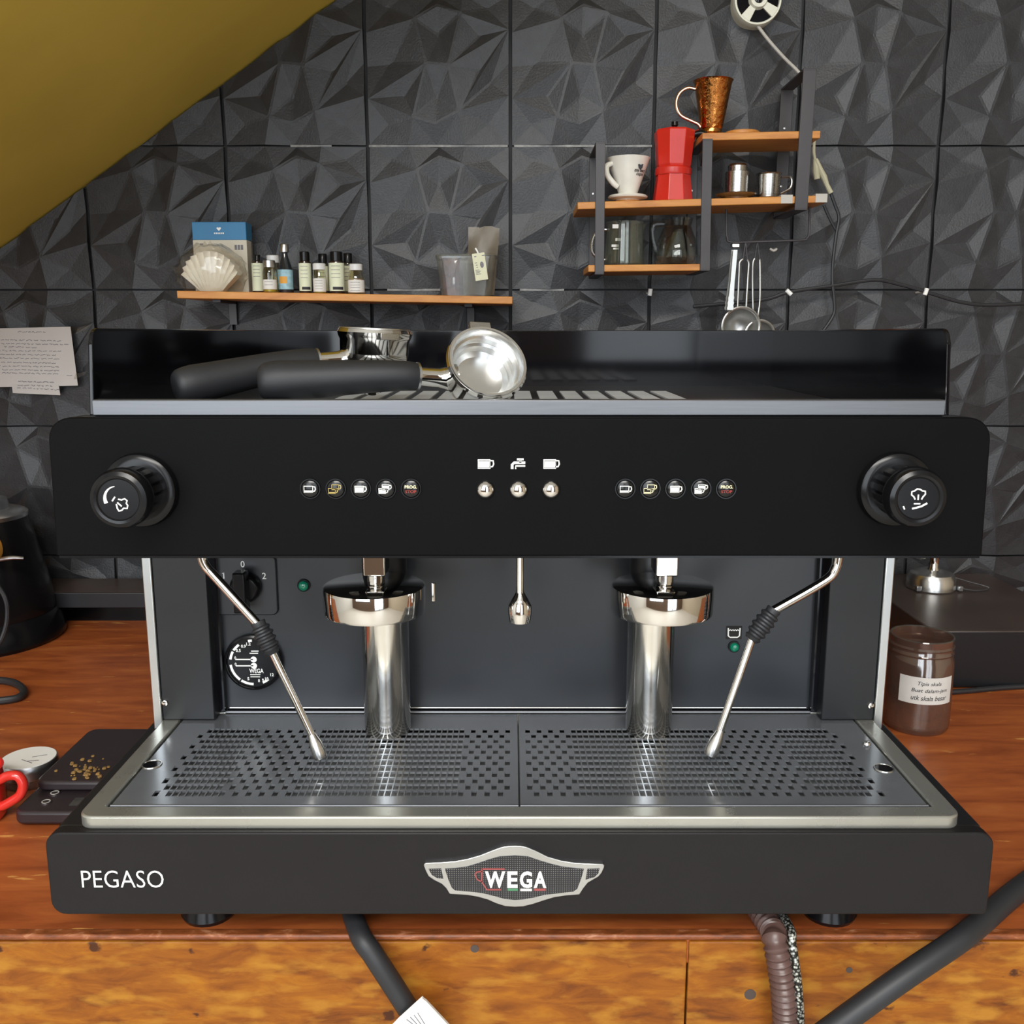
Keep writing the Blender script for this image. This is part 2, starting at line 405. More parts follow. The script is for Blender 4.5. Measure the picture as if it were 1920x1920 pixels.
for px0, px1, zq in ((545, 622, z1), (692, 952, z1), (964, 1222, z1), (720, 822, z2), (975, 1060, z2)):
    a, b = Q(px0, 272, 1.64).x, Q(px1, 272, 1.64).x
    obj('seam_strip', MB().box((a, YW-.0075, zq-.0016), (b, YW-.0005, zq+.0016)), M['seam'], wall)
# sloping ceiling (underside of the stair) and the rest of the room
xe, xs_ = 1.2, -1.75
struct('ceiling', MB().hexa([(xs_, .93, slz(xs_)), (xe, .93, slz(xe)), (xe, YW, slz(xe)), (xs_, YW, slz(xs_)),
                             (xs_, .93, slz(xs_)+.12), (xe, .93, slz(xe)+.12), (xe, YW, slz(xe)+.12), (xs_, YW, slz(xs_)+.12)]), M['yellow'])
struct('ceiling_2', MB().box((-3, -2.9, 2.4), (2.6, YW, 2.5)), M['plaster'])
struct('floor', MB().box((-3, -2.9, -.95), (2.6, YW, -.9)), M['floor'])
struct('wall_left', MB().box((-3.1, -2.9, -.9), (-3, YW, 2.4)), M['plaster'])
struct('wall_right', MB().box((2.6, -2.9, -.9), (2.7, YW, 2.4)), M['tan'])
fw = MB()   # front wall behind the photographer, with two windows
for a, b in (((-3, -.9), (-2.3, 2.4)), ((-.2, -.9), (.35, 2.4)), ((1.65, -.9), (2.6, 2.4)), ((-2.3, -.9), (-.2, -.1)), ((-2.3, 2.25), (-.2, 2.4)), ((.35, 2.2), (1.65, 2.4))):
    fw.box((a[0], -2.7, a[1]), (b[0], -2.6, b[1]))
struct('wall_front', fw, M['frontwall'])
def window(n, x0, x1, za, zb):
    m = MB()
    for x in (x0, (x0+x1)/2, x1): m.box((x-.025, -2.66, za), (x+.025, -2.61, zb))
    for z in (za, zb): m.box((x0, -2.66, z-.025), (x1, -2.61, z+.025))
    struct(n, m, M['darkwood'])
window('window_1', -2.27, -.23, -.07, 2.22); window('window_2', .38, 1.62, -.87, 2.17)

# ================================================================== COUNTER
YE = .709
ct_ = thing('wooden_counter', 'long varnished reddish brown wooden counter that carries the espresso machine', 'counter', (0, 1.15, 0))
obj('tabletop', MB().box((-1.7, YE+.004, -.03), (1.9, 1.615, 0)), M['table'], ct_, bevel=.003)
obj('front_edge', MB().box((-1.7, YE, -.0045), (1.9, YE+.010, .0006)), M['edgewood'], ct_, bevel=.002, label='worn pale front edge')
sx = Q(1290, 1800, YE).x
for a, b in ((-1.7, sx-.0008), (sx+.0008, 1.9)):
    obj('apron_board', MB().box((a, YE+.001, -.26), (b, YE+.03, -.0065)), M['apron'], ct_, bevel=.0012)
for px, py, r in ((1407, 1866, 11), (1593, 1820, 6), (890, 1780, 8)):
    c = Q(px, py, YE); s_ = S(py, YE)
    obj('knot', MB().lathe([(0, -.0004), (r*s_, -.0003), (r*s_, .002)], (c.x, YE+.001, c.z), (0, 1, 0), 14), M['darkwood'], ct_)
for x in (-1.6, 1.8):
    for y in (YE+.1, 1.55): obj('leg', MB().box((x-.035, y-.035, -.9), (x+.035, y+.035, -.03)), M['table'], ct_, bevel=.004)

# ================================================================== ESPRESSO MACHINE
mx = .006
em = thing('espresso_machine', 'wide black two group espresso machine with steel drip tray in the middle of the counter', 'espresso machine', (mx, .95, 0))
# -- base
YL = .686
obj('base_body', MB().box((mx-.371, YL+.012, .036), (mx+.371, 1.27, .1055)), M['blacksatin'], em, bevel=.003)
lf = obj('lower_fascia', MB().prism(rrect(mx-.3752, .035, mx+.3752, .1065, [.012, .004, .012, .012]), YL, YL+.012), M['lowfascia'], em, bevel=.0012)
for x in (mx-.268, mx+.268):
    for y in (.742, 1.2):
        obj('foot', MB().lathe([(0, 0), (.022, 0), (.024, .004), (.021, .014), (.03, .018), (.03, .037), (0, .037)], (x, y, 0), n=24), M['blackplastic'], em)
def pz(px, py): p = Q(px, py, YL); return p.x, p.z
x0, zc = pz(153, 1648); x1, _ = pz(307, 1648)
h_ = pz(0, 1632)[1]-pz(0, 1664)[1]
text('lettering', 'PEGASO', (x0+x1)/2, zc, x1-x0, h_, YL-.0003, M['white'], lf, bold=-.006)
def bp(l, sc=4.8, ox=760, oy=1560): return [pz(ox+a/sc, oy+b/sc) for a, b in l]
BO = [(168, 285), (172, 268), (190, 261), (330, 255), (450, 245), (560, 225), (680, 190), (780, 150), (870, 118), (930, 109), (985, 107), (1040, 109), (1090, 118), (1180, 155), (1280, 205), (1400, 240), (1520, 260), (1640, 267), (1775, 270), (1790, 282), (1785, 305), (1765, 350), (1735, 385), (1690, 410), (1640, 440), (1600, 490), (1565, 545), (1440, 555), (1340, 570), (1240, 600), (1150, 630), (1060, 652), (985, 656), (900, 650), (820, 625), (740, 590), (650, 565), (560, 550), (400, 540), (370, 490), (330, 450), (260, 415), (210, 380), (185, 330)]
BI = [(358, 310), (450, 305), (560, 290), (660, 260), (760, 225), (850, 200), (985, 192), (1100, 200), (1200, 235), (1300, 265), (1400, 290), (1520, 305), (1605, 312), (1580, 400), (1545, 490), (1510, 515), (1380, 530), (1250, 545), (1150, 570), (1060, 585), (985, 590), (890, 580), (800, 555), (700, 530), (580, 515), (450, 505), (420, 480), (390, 410)]
BL = [(212, 312), (325, 308), (345, 400), (290, 395), (240, 365)]; BR = [(1635, 312), (1745, 308), (1735, 350), (1700, 385), (1620, 408)]
bd = obj('emblem', MB().prism(bp(BO), YL-.003, YL+.001), M['emblem'], em, bevel=.0005, label='chrome cup shaped emblem')
for l in (BI, BL, BR): obj('mesh_inlay', MB().prism(bp(l), YL-.0033, YL-.001), M['dots'], bd, smooth=False)
def bt(s, a, b, c, d, m=M['white']):
    (xa, za), (xb, zb) = bp([(a, b), (c, d)]); return text('letter', s, (xa+xb)/2, (za+zb)/2, abs(xb-xa), abs(za-zb), YL-.0038, m, bd, bold=.035)
bt('W', 718, 330, 900, 480); bt('E', 918, 330, 1010, 480); bt('G', 1030, 330, 1140, 480); bt('A', 1155, 330, 1268, 480)
rc = MB(); yb = (YL-.0039, YL-.003)
rc.stroke(bp([(690, 310), (895, 310)]), .0011, *yb); rc.stroke(bp([(690, 305), (688, 420), (735, 495), (860, 495)]), .0011, *yb)
rc.stroke(bp([(692, 330), (640, 338), (628, 360), (650, 405), (692, 425)]), .0009, *yb)
obj('underline', MB().stroke(bp([(1158, 495), (1262, 495)]), .0016, *yb), M['pinkprint'], bd, smooth=False)
obj('cup_outline', rc, M['pinkprint'], bd, smooth=False)
obj('underline', MB().stroke(bp([(920, 495), (1012, 495)]), .0016, *yb), M['greenprint'], bd, smooth=False)
obj('underline', MB().stroke(bp([(1035, 497), (1138, 497)]), .0018, *yb), M['white'], bd, smooth=False)
# -- drip tray: rim, pan, two perforated grates
ZT = .117; RX = .352; YF, YB = .692, .905
def ring(o, i, z0, z1_):
    m = MB(); n = len(o)
    vs = [(a, b, z0) for a, b in o]+[(a, b, z1_) for a, b in o]+[(a, b, z1_) for a, b in i]+[(a, b, z0) for a, b in i]
    fs = []
    for k in range(n):
        j = (k+1) % n
        for t in range(4): fs.append((t*n+k, t*n+j, ((t+1) % 4)*n+j, ((t+1) % 4)*n+k))
    return m.add(vs, fs)
ro = rrect(mx-RX, YF, mx+RX, YB, [.012, .012, .002, .002]); ri = rrect(mx-RX+.017, YF+.017, mx+RX-.017, YB-.003, [.003, .003, .002, .002])
dt = obj('drip_tray', ring(ro, ri, .106, ZT), M['rimsteel'], em, bevel=.0028)
obj('tray_pan', MB().box((mx-RX+.012, YF+.012, .1075), (mx+RX-.012, YB-.002, .109)), M['pan'], dt)
def grate(x0, x1, mirror):
    y0, y1 = YF+.0195, YB-.006; z = ZT-.0012
    hx0, hx1, hy0, hy1 = (x0+.027, x1-.006, .728, .866) if not mirror else (x0+.006, x1-.027, .728, .866)
    NC, NR = 54, 12; px_, py_ = (hx1-hx0)/NC, (hy1-hy0)/NR; bw, bh = px_*.2, py_*.15
    def hole(c, r):
        d = c if not mirror else NC-1-c
        if d < 2: return (d+r) % 2 == 0
        if d < 10: return True
        if d < 21: return (d+r) % 2 == 0
        if d < 46: return True
        return (d+r) % 2 == 0
    m = MB(); xs = [x0, hx0]; ys = [y0, hy0]
    for c in range(NC): xs += [hx0+c*px_+px_-bw, hx0+(c+1)*px_]
    for r in range(NR): ys += [hy0+r*py_+py_-bh, hy0+(r+1)*py_]
    xs.append(x1); ys.append(y1)
    nx = len(xs); vs = [(x, y, z) for y in ys for x in xs]; fs = []
    for j in range(len(ys)-1):
        for i in range(nx-1):
            c, r = (i-1)//2, (j-1)//2
            if i >= 1 and j >= 1 and (i-1) % 2 == 0 and (j-1) % 2 == 0 and c < NC and r < NR and hole(c, r):
                a, b, e, f = xs[i], xs[i+1], ys[j], ys[j+1]; q = z-.0018
                n = len(vs); vs += [(a, e, z), (b, e, z), (b, f, z), (a, f, z), (a, e, q), (b, e, q), (b, f, q), (a, f, q)]
                fs += [(n, n+4, n+5, n+1), (n+1, n+5, n+6, n+2), (n+2, n+6, n+7, n+3), (n+3, n+7, n+4, n)]
                continue
            fs.append((j*nx+i, j*nx+i+1, (j+1)*nx+i+1, (j+1)*nx+i))
    for (a, b, c_, d_) in ((x0, y0, x1, y0), (x1, y0, x1, y1), (x1, y1, x0, y1), (x0, y1, x0, y0)):
        n = len(vs); vs += [(a, b, z), (c_, d_, z), (c_, d_, z-.006), (a, b, z-.006)]; fs.append((n+3, n+2, n+1, n))
    m.add(vs, fs)
    g = obj('drip_grate', m, M['traysteel'], em, smooth=False, fix=False)
    fh = QZ(285, 1434, z) if not mirror else QZ(1657, 1441, z)
    obj('finger_hole', MB().lathe([(0, .0004), (.0078, .0004)], (fh.x, fh.y, z), n=28), M['blackgloss'], g)
    obj('hole_rim', MB().lathe([(.0076, .0003), (.0078, .001), (.0086, .001), (.009, 0)], (fh.x, fh.y, z), n=28), M['steel'], g)
    obj('front_fold', MB().tube([(x0, y0, z+.0003), (x1, y0, z+.0003)], .0011, 8), M['strip'], g)
    return g
grate(mx-RX+.0195, mx-.0008, False); grate(mx+.0008, mx+RX-.0195, True)
sp = QZ(1625, 1395, ZT)
obj('tray_screw', MB().lathe([(0, .003), (.003, .002), (.0036, 0)], sp, n=12), M['chrome'], em)
# -- pillars, back panel, side plates
YP = .882
for s in (-1, 1):
    xo, xi, xn = mx+s*.3605, mx+s*.3515, mx+s*.300
    obj('pillar', MB().box((min(xi, xn), YP, .1172), (max(xi, xn), YP+.03, .33)), M['blacksatin'], em, bevel=.001)
    obj('side_plate', MB().box((min(xo, xi), YP-.002, .108), (max(xo, xi), 1.26, .33)), M['sideplate'], em, bevel=.0012, label='brushed steel side plate')
    p = Q(310, 1317, YP) if s < 0 else Q(1632, 1322, YP)
    obj('screw', MB().lathe([(0, .003), (.0028, .0022), (.0036, 0)], (p.x, YP, p.z), (0, -1, 0), 14), M['chrome'], em)
    obj('recess_shade', MB().box((min(xn, xn-s*.006), YP+.014, .12), (max(xn, xn-s*.006), .906, .33)), M['blackgloss'], em)  # black strip stands in for the shade of the recess beside the back panel
YK = .905
bk = obj('back_panel', MB().box((mx-.30, YK, .118), (mx+.30, YK+.008, .33)), M['backpanel'], em)
zb0 = Q(600, 1327, YK).z
obj('panel_fold', MB().tube([(mx-.292, YK, zb0), (mx+.292, YK, zb0)], .0009, 8), M['steel'], bk)
obj('tray_back_lip', MB().tube([(mx-.295, YK-.004, .1175), (mx+.295, YK-.004, .1175)], .0016, 8), M['strip'], em)
obj('panel_groove', MB().box((mx-.294, YK-.0012, .1185), (mx+.294, YK+.001, zb0-.001)), M['blackgloss'], bk)
# -- upper body and fascia
YU = .754
ub = obj('upper_body', MB().prism(rrect(mx-.372, .318, mx+.372, .4285, [.004, .004, .02, .02]), YU+.011, YU+.0165).box((mx-.371, YU+.012, .319), (mx+.371, 1.285, .4175)), M['blacksatin'], em, bevel=.001)
uf = MB().prism([(mx-.3785, .3145), (mx+.3785, .3145)]+rrect(mx-.3765, .3145, mx+.3765, .4275, [0, 0, .018, .018])[2:], YU, YU+.011)
fa = obj('upper_fascia', uf, M['fascia'], em, bevel=.0012)
obj('fascia_lip', MB().box((mx-.377, YU+.001, .3125), (mx+.377, YU+.02, .3146)), M['blackplastic'], em)
# -- cup warmer top
ZC = .4225
st_ = MB(); xa, xb = mx-.343, mx+.342
st_.box((xa, YU+.008, .4286), (xb, YU+.0115, .4408)); st_.box((xa, YU+.008, .4396), (xb, YU+.02, .4411))
obj('front_strip', st_, M['strip'], em, bevel=.0007, label='brushed steel strip')
obj('cup_tray', MB().box((mx-.343, YU+.012, ZC-.004), (mx+.343, 1.29, ZC)), M['blacksatin'], em)
for k in range(-7, 7):
    x = mx+.006+k*.0275
    obj('tray_slat', MB().box((x-.0095, .80, ZC), (x+.0095, 1.155, ZC+.0016)), M['slat'], em)
ZR = .4975; XR = .3455
for s in (-1, 1):
    x = mx+s*XR
    out = [(YU+.012, .4286), (YU+.02, ZR-.012)]+[(YU+.032+.012*math.cos(a), ZR-.012+.012*math.sin(a)) for a in (PI, .8*PI, .65*PI, .5*PI)]+[(1.296, ZR-.001), (1.296, ZC-.004), (YU+.02, ZC-.004)]
    obj('side_rail', MB().prism(out, x-.0018, x+.0018, 'x'), M['blackgloss'], em, bevel=.0009)
obj('back_rail', MB().box((mx-XR, 1.29, ZC-.004), (mx+XR, 1.296, ZR-.001)), M['blackgloss'], em, bevel=.0008)
# -- steam knobs
def knob(px, py, sym):
    c = Q(px, py, YU); g = 28
    rm = lambda i, z: 1 if i % 5 else .88
    k = obj('steam_knob', MB().lathe([(0, .009), (.0205, .009), (.0208, .012), (.0205, .034), (.0, .034)], c, (0, -1, 0), 80, rmod=rm), M['blackplastic'], em)
    obj('flange', MB().lathe([(0, 0), (.0295, 0), (.0302, .003), (.029, .007), (.0265, .0085), (.024, .009), (.0, .0095)], c, (0, -1, 0), 48), M['blackplastic'], k)
    obj('cap', MB().lathe([(0, .03), (.0215, .031), (.0232, .035), (.0232, .042), (.0215, .0465), (.0185, .048), (.0165, .0475), (.0155, .0462), (0, .0462)], c, (0, -1, 0), 48), M['blackplastic'], k)
    y = c.y-.0463; m = MB(); X, Z = c.x, c.z; t = .0011; yy = (y-.0003, y)
    if sym == 'l':
        a = [(X-.0075+.0092*math.cos(q)+.0065, Z+.001+.0092*math.sin(q)) for q in [1.7+i*.17 for i in range(12)]]
        for i in range(11): m.stroke(a[i:i+2], .0007+.0022*(i/10)**1.2, *yy)
        m.stroke([(X-.0048, Z-.0012), (X-.0024, Z+.0022)], t, *yy); m.stroke([(X-.001, Z-.0022), (X+.0022, Z-.0052)], t, *yy)
        m.stroke([(X-.0018, Z-.0035), (X-.0012, Z-.007), (X-.0002, Z-.0088), (X+.002, Z-.0082), (X+.0036, Z-.0066), (X+.0062, Z-.0068), (X+.0068, Z-.0045), (X+.0058, Z-.0028), (X+.0066, Z-.0008), (X+.0048, Z+.0007), (X+.0025, Z-.0002), (X-.0002, Z+.0003)], t, *yy)
    else:
        m.stroke([(X-.0022, Z-.0008), (X-.0034, Z+.0014), (X-.0052, Z+.0028), (X-.0052, Z+.0052), (X-.003, Z+.006), (X-.0012, Z+.0074), (X+.001, Z+.007), (X+.0026, Z+.006), (X+.005, Z+.0056), (X+.0052, Z+.0032), (X+.0036, Z+.0014), (X+.0026, Z-.0008)], t, *yy)
        m.stroke([(X, Z-.0012), (X, Z+.003)], t, *yy); m.stroke([(X-.003, Z-.004), (X+.002, Z-.004)], t, *yy)
        m.stroke([(X-.004, Z-.0078), (X-.001, Z-.0072), (X+.003, Z-.006), (X+.0072, Z-.0036)], .0014, *yy); m.stroke([(X-.0108, Z-.006), (X-.0096, Z-.0084)], t, *yy)
    obj('steam_symbol', m, M['white'], k, smooth=False)
knob(266, 918, 'l'); knob(1676, 916, 'r')
# -- buttons
def cup_icon(m, X, Z, s, fill, y):
    w_, h = 8.2*s, 5.8*s; t = 1.0*s; yy = (y-.0003, y)
    m.stroke([(X-w_/2, Z-h/2), (X+w_/2, Z-h/2), (X+w_/2, Z+h/2), (X-w_/2, Z+h/2)], t, *yy, closed=True)
    m.prism([(X-w_/2, Z-h/2), (X+w_/2, Z-h/2), (X+w_/2, Z-h/2+h*fill), (X-w_/2, Z-h/2+h*fill)], *yy)
    m.stroke([(X+w_/2, Z+h*.42), (X+w_/2+2.2*s, Z+h*.4), (X+w_/2+2.6*s, Z), (X+w_/2+1.8*s, Z-h*.3), (X+w_/2, Z-h*.34)], t, *yy)
def dose_button(px, kind):
    c = Q(px, 916, YU)
    b = obj('dose_button', MB().lathe([(0, .0032), (.004, .003), (.0066, .0018), (.0072, .0006), (.0072, 0)], c, (0, -1, 0), 28), M['button'], em)
    obj('bezel', MB().lathe([(.0072, 0), (.0074, .0014), (.0083, .0014), (.0086, 0)], c, (0, -1, 0), 28), M['blackplastic'], b)
    y = c.y-.0034; X, Z = c.x-.0009, c.z; m = MB()
    if kind == 4:
        text('button_text', 'PROG.', c.x, Z+.0018, .0098, .0026, y, M['cream'], b, bold=.03); text('button_text', 'STOP', c.x, Z-.0020, .0088, .0024, y, M['redprint'], b, bold=.03); return
    if kind == 0: cup_icon(m, X, Z, .00085, .3, y)
    if kind == 2: cup_icon(m, X, Z, .00085, .82, y)
    if kind in (1, 3):
        f = .3 if kind == 1 else .8
        cup_icon(m, X+.001, Z+.0016, .00068, f, y); cup_icon(m, X-.0018, Z-.0014, .00068, f, y)
    obj('button_symbol', m, M['oldcream'] if kind == 1 and px < 900 else M['cream'] if kind == 1 else M['white'], b, smooth=False)
for i, (a, b) in enumerate(zip((582, 630, 677, 724, 771), (1172, 1219, 1266, 1314, 1361))): dose_button(a, i); dose_button(b, i)
for px, kd in ((910, 0), (972, 1), (1033, 0)):
    c = Q(px, 918, YU)
    b = obj('chrome_button', MB().lathe([(0, .006), (.003, .0057), (.0055, .0045), (.0072, .0024), (.0076, .0008), (.0078, 0)], c, (0, -1, 0), 32), M['chrome'], em)
    d = Q(px, 870, YU); m = MB(); y = YU
    if kd == 0: cup_icon(m, d.x-.001, d.z, .00115, .85, y)
    else:
        yy = (y-.0003, y)
        m.stroke([(d.x-.005, d.z-.004), (d.x-.005, d.z-.0005), (d.x-.0035, d.z+.001), (d.x+.0055, d.z+.001)], .0022, *yy)
        m.stroke([(d.x-.0022, d.z-.004), (d.x-.0022, d.z-.0016), (d.x+.0055, d.z-.0016)], .0012, *yy)
        m.stroke([(d.x+.0015, d.z+.001), (d.x+.0015, d.z+.0036)], .002, *yy); m.stroke([(d.x-.0012, d.z+.0038), (d.x+.0042, d.z+.0038)], .0016, *yy)
    obj('button_symbol', m, M['white'], fa, smooth=False)
# -- groups
for cx, tx in ((703, 726), (1240, 1217)):
    Yg = .805; c = Q(cx, 1148, Yg); r = 95*S(1148, Yg)
    zt, zb = Q(cx, 1122, Yg-r).z, Q(cx, 1175, Yg-r).z
    g = obj('group_head', MB().lathe([(0, zt), (r*.96, zt), (r*.992, zt-.001), (r, zt-.003), (r, zb+.002), (r*.985, zb), (0, zb)], (c.x, Yg, 0), n=64), M['chrome'], em)
    k = .0095
    obj('group_neck', MB().box((c.x+.002-k, Yg-.012, zt+.010), (c.x+.002+k, Yg+.02, .345)).lathe([(0, 0), (.008, 0), (.008, .012), (0, .012)], (c.x+.002, Yg, zt), n=8), M['chrome'], g, bevel=.0012)
    for dx in (-.026, .026):
        obj('bolt', MB().lathe([(0, 0), (.006, 0), (.0066, .003), (.0066, .03), (0, .03)], (c.x+dx, Yg+.015, .305), n=6), M['chrome'], g)
    t = Q(tx, 1280, .865); R = .0222
    obj('drain_tube', MB().lathe([(0, ZT-.001), (R*.98, ZT-.001), (R, ZT+.004), (R, zb-.018), (R*1.05, zb-.010), (R*1.2, zb-.001), (R*1.2, zb+.004), (0, zb+.004)], (t.x, .862, 0), n=40), M['tube'], g)
    obj('group_body', MB().lathe([(0, zb+.004), (.021, zb+.004), (.021, .34), (0, .34)], (t.x*.97+c.x*.03, .868, 0), n=32), M['blacksatin'], g)
hl = Q(813, 1110, .80)
obj('lever_pin', MB().tube([hl+V((0, 0, .008)), hl+V((0, 0, -.008))], .0018, 8), M['chrome'], em)
# -- hot water spout
Yh = .80; c = Q(975, 1045, Yh)
def zz(py): return Q(975, py, Yh).z
s1 = S(1100, Yh)
obj('hot_water_spout', MB().lathe([(0, .335), (7*s1, .335), (7*s1, zz(1108)), (9*s1, zz(1112)), (15*s1, zz(1122)), (22*s1, zz(1134)), (22.5*s1, zz(1150)), (20*s1, zz(1165)), (17*s1, zz(1167)), (15*s1, zz(1160)), (0, zz(1160))], (Q(975, 1110, Yh).x, Yh, 0), n=28), M['chrome'], em)
# -- steam wands
def wand(name, up, grip, low, tip, Ys):
    a = [Q(*p, y) for p, y in zip(up, Ys)]
    wd = obj('steam_wand', MB().tube([a[0]+V((0, .0, .02))]+a, .0041, 12, 5), M['chrome'], em)
    g0, g1 = Q(*grip[0], Ys[-1]), Q(*grip[1], Ys[-1]-.004); n = 22
    P = [g0.lerp(g1, i/n) for i in range(n+1)]; R = []
    for i in range(n+1):
        t = i/n; e = .0058+.0022*math.sin(PI*t); R.append(e+(.0012 if i % 4 < 2 else -.0006)*(1 if .1 < t < .92 else .4))
    obj('rubber_grip', MB().tube(P, R, 18), M['rubber'], wd)
    b0, b1 = Q(*low[0], Ys[-1]-.004), Q(*low[1], Ys[-1]-.012); t1 = Q(*tip, Ys[-1]-.014)
    obj('lower_pipe', MB().tube([b0, b1], .0034, 12), M['chrome'], wd)
    d = (t1-b1); obj('steam_tip', MB().tube([b1-d*.25, b1, b1+d*.2, b1+d*.75, t1], [.0034, .0044, .0056, .0064, .0054], 16), M['basket'], wd)
wand('l', [(378, 1040), (386, 1062), (404, 1082), (485, 1172)], [(483, 1166), (512, 1226)], [(510, 1222), (588, 1385)], (602, 1421), [.80, .80, .80, .795])
wand('r', [(1572, 1040), (1566, 1066), (1545, 1090), (1448, 1146)], [(1452, 1142), (1408, 1200)], [(1411, 1194), (1347, 1378)], (1331, 1416), [.80, .80, .80, .795])
# -- switch, gauge, lamps on the back panel
def kz(px, py): p = Q(px, py, YK); return p.x, p.z
xa, za = kz(395, 1152); xb, zb_ = kz(518, 1040)
sw = obj('power_switch', MB().prism(rrect(xa, za, xb, zb_, .006), YK-.0035, YK), M['backpanel'], em, bevel=.0012)
c = kz(464, 1098); s9 = S(1098, YK)
obj('switch_dial', MB().lathe([(0, .012), (25*s9, .011), (29*s9, .006), (29*s9, 0), (0, 0)], (c[0], YK-.0035, c[1]), (0, -1, 0), 36).box((c[0]-.006, YK-.03, c[1]-.02), (c[0]+.006, YK-.014, c[1]+.02)), M['blackplastic'], sw, bevel=.0015)
q = kz(421, 1077); obj('numeral', MB().stroke([(q[0]-.0011, q[1]+.0019), (q[0]+.0003, q[1]+.0029), (q[0]+.0003, q[1]-.0033)], .0011, YK-.0039, YK-.0034), M['white'], sw, smooth=False)
for s_, px, py in (('0', 457, 1056), ('2', 497, 1078)):
    q = kz(px, py); text('numeral', s_, q[0], q[1], (.004 if s_ != '1' else .0024), .0066, YK-.0038 if s_ != '0' else YK-.004, M['white'], sw, bold=0 if s_ == '1' else .012)
c = kz(478, 1238); R = 53*S(1238, YK)
ga = obj('pressure_gauge', MB().lathe([(0, 0), (R*1.02, 0), (R*1.04, .004), (R, .008), (R*.93, .009), (R*.9, .0062), (0, .0062)], (c[0], YK, c[1]), (0, -1, 0), 48), M['blackplastic'], em)
yg = YK-.0064; yy = (yg-.0002, yg); X, Z = c; m = MB()
for a0, a1 in ((3.0, 2.62), (2.55, 2.2), (1.75, 1.58), (3.25, 4.05), (4.12, 4.68), (5.1, 5.4)):
    m.stroke(arc(X, Z, R*.8, a0, a1, 8), R*.085, *yy)
for dz in (.11, -.12):
    m.stroke([(X-R*.62, Z+R*dz), (X, Z+R*dz)], R*.045, *yy); m.prism(arc(X+R*.02, Z+R*dz, R*.11, 0, 2*PI, 14)[:-1], *yy)
for dx, dz, w_ in ((.08, .42, .26), (.04, .34, .3), (.05, -.45, .36), (.05, -.53, .34)): m.stroke([(X+R*(dx-w_/2), Z+R*dz), (X+R*(dx+w_/2), Z+R*dz)], R*.03, *yy)
obj('gauge_markings', m, M['white'], ga, smooth=False)
for s_, a, b, wd in (('WEGA', .1, -.31, .5), ('0.5', -.5, .44, .17), ('0.9', -.31, .6, .17), ('1.2', -.13, .68, .15), ('5', -.2, -.6, .07), ('8', .17, -.67, .06), ('9', .31, -.65, .06), ('10', .45, -.6, .12), ('12', .64, -.45, .12), ('0', -.62, .17, .06), ('0', -.62, -.06, .06)):
    text('gauge_text', s_, X+R*a, Z+R*b, R*wd, R*(.17 if s_ == 'WEGA' else .11), yg-.0002, M['white'], ga, bold=.02)
def lamp(px, py, rr):
    c = kz(px, py); r = rr*S(py, YK)
    l = obj('indicator_lamp', MB().lathe([(0, .006), (r*.5, .0055), (r*.75, .004), (r*.8, 0)], (c[0], YK, c[1]), (0, -1, 0), 24), M['lamp'], em, label='green indicator lamp')
    obj('lamp_bezel', MB().lathe([(r*.78, 0), (r*.8, .002), (r, .002), (r*1.05, 0)], (c[0], YK, c[1]), (0, -1, 0), 24), M['blackplastic'], l)
lamp(570, 1097, 12); lamp(1376, 1212, 11)
c = kz(1376, 1186); s9 = S(1186, YK)
li = obj('level_sign', MB().prism(rrect(c[0]-15*s9, c[1]-13*s9, c[0]+15*s9, c[1]+13*s9, .001), YK-.0004, YK), M['blackgloss'], em)
m = MB(); yy = (YK-.0007, YK-.0004)
m.stroke([(c[0]-11*s9, c[1]+9*s9), (c[0]-10.5*s9, c[1]-6*s9), (c[0]-7*s9, c[1]-9*s9), (c[0]+7*s9, c[1]-9*s9), (c[0]+10.5*s9, c[1]-6*s9), (c[0]+11*s9, c[1]+9*s9)], 2.4*s9, *yy)
m.stroke([(c[0]+(-9+i*2.25)*s9, c[1]+(4+2*(i % 2))*s9) for i in range(9)], 1.8*s9, *yy)
obj('level_symbol', m, M['white'], li, smooth=False)

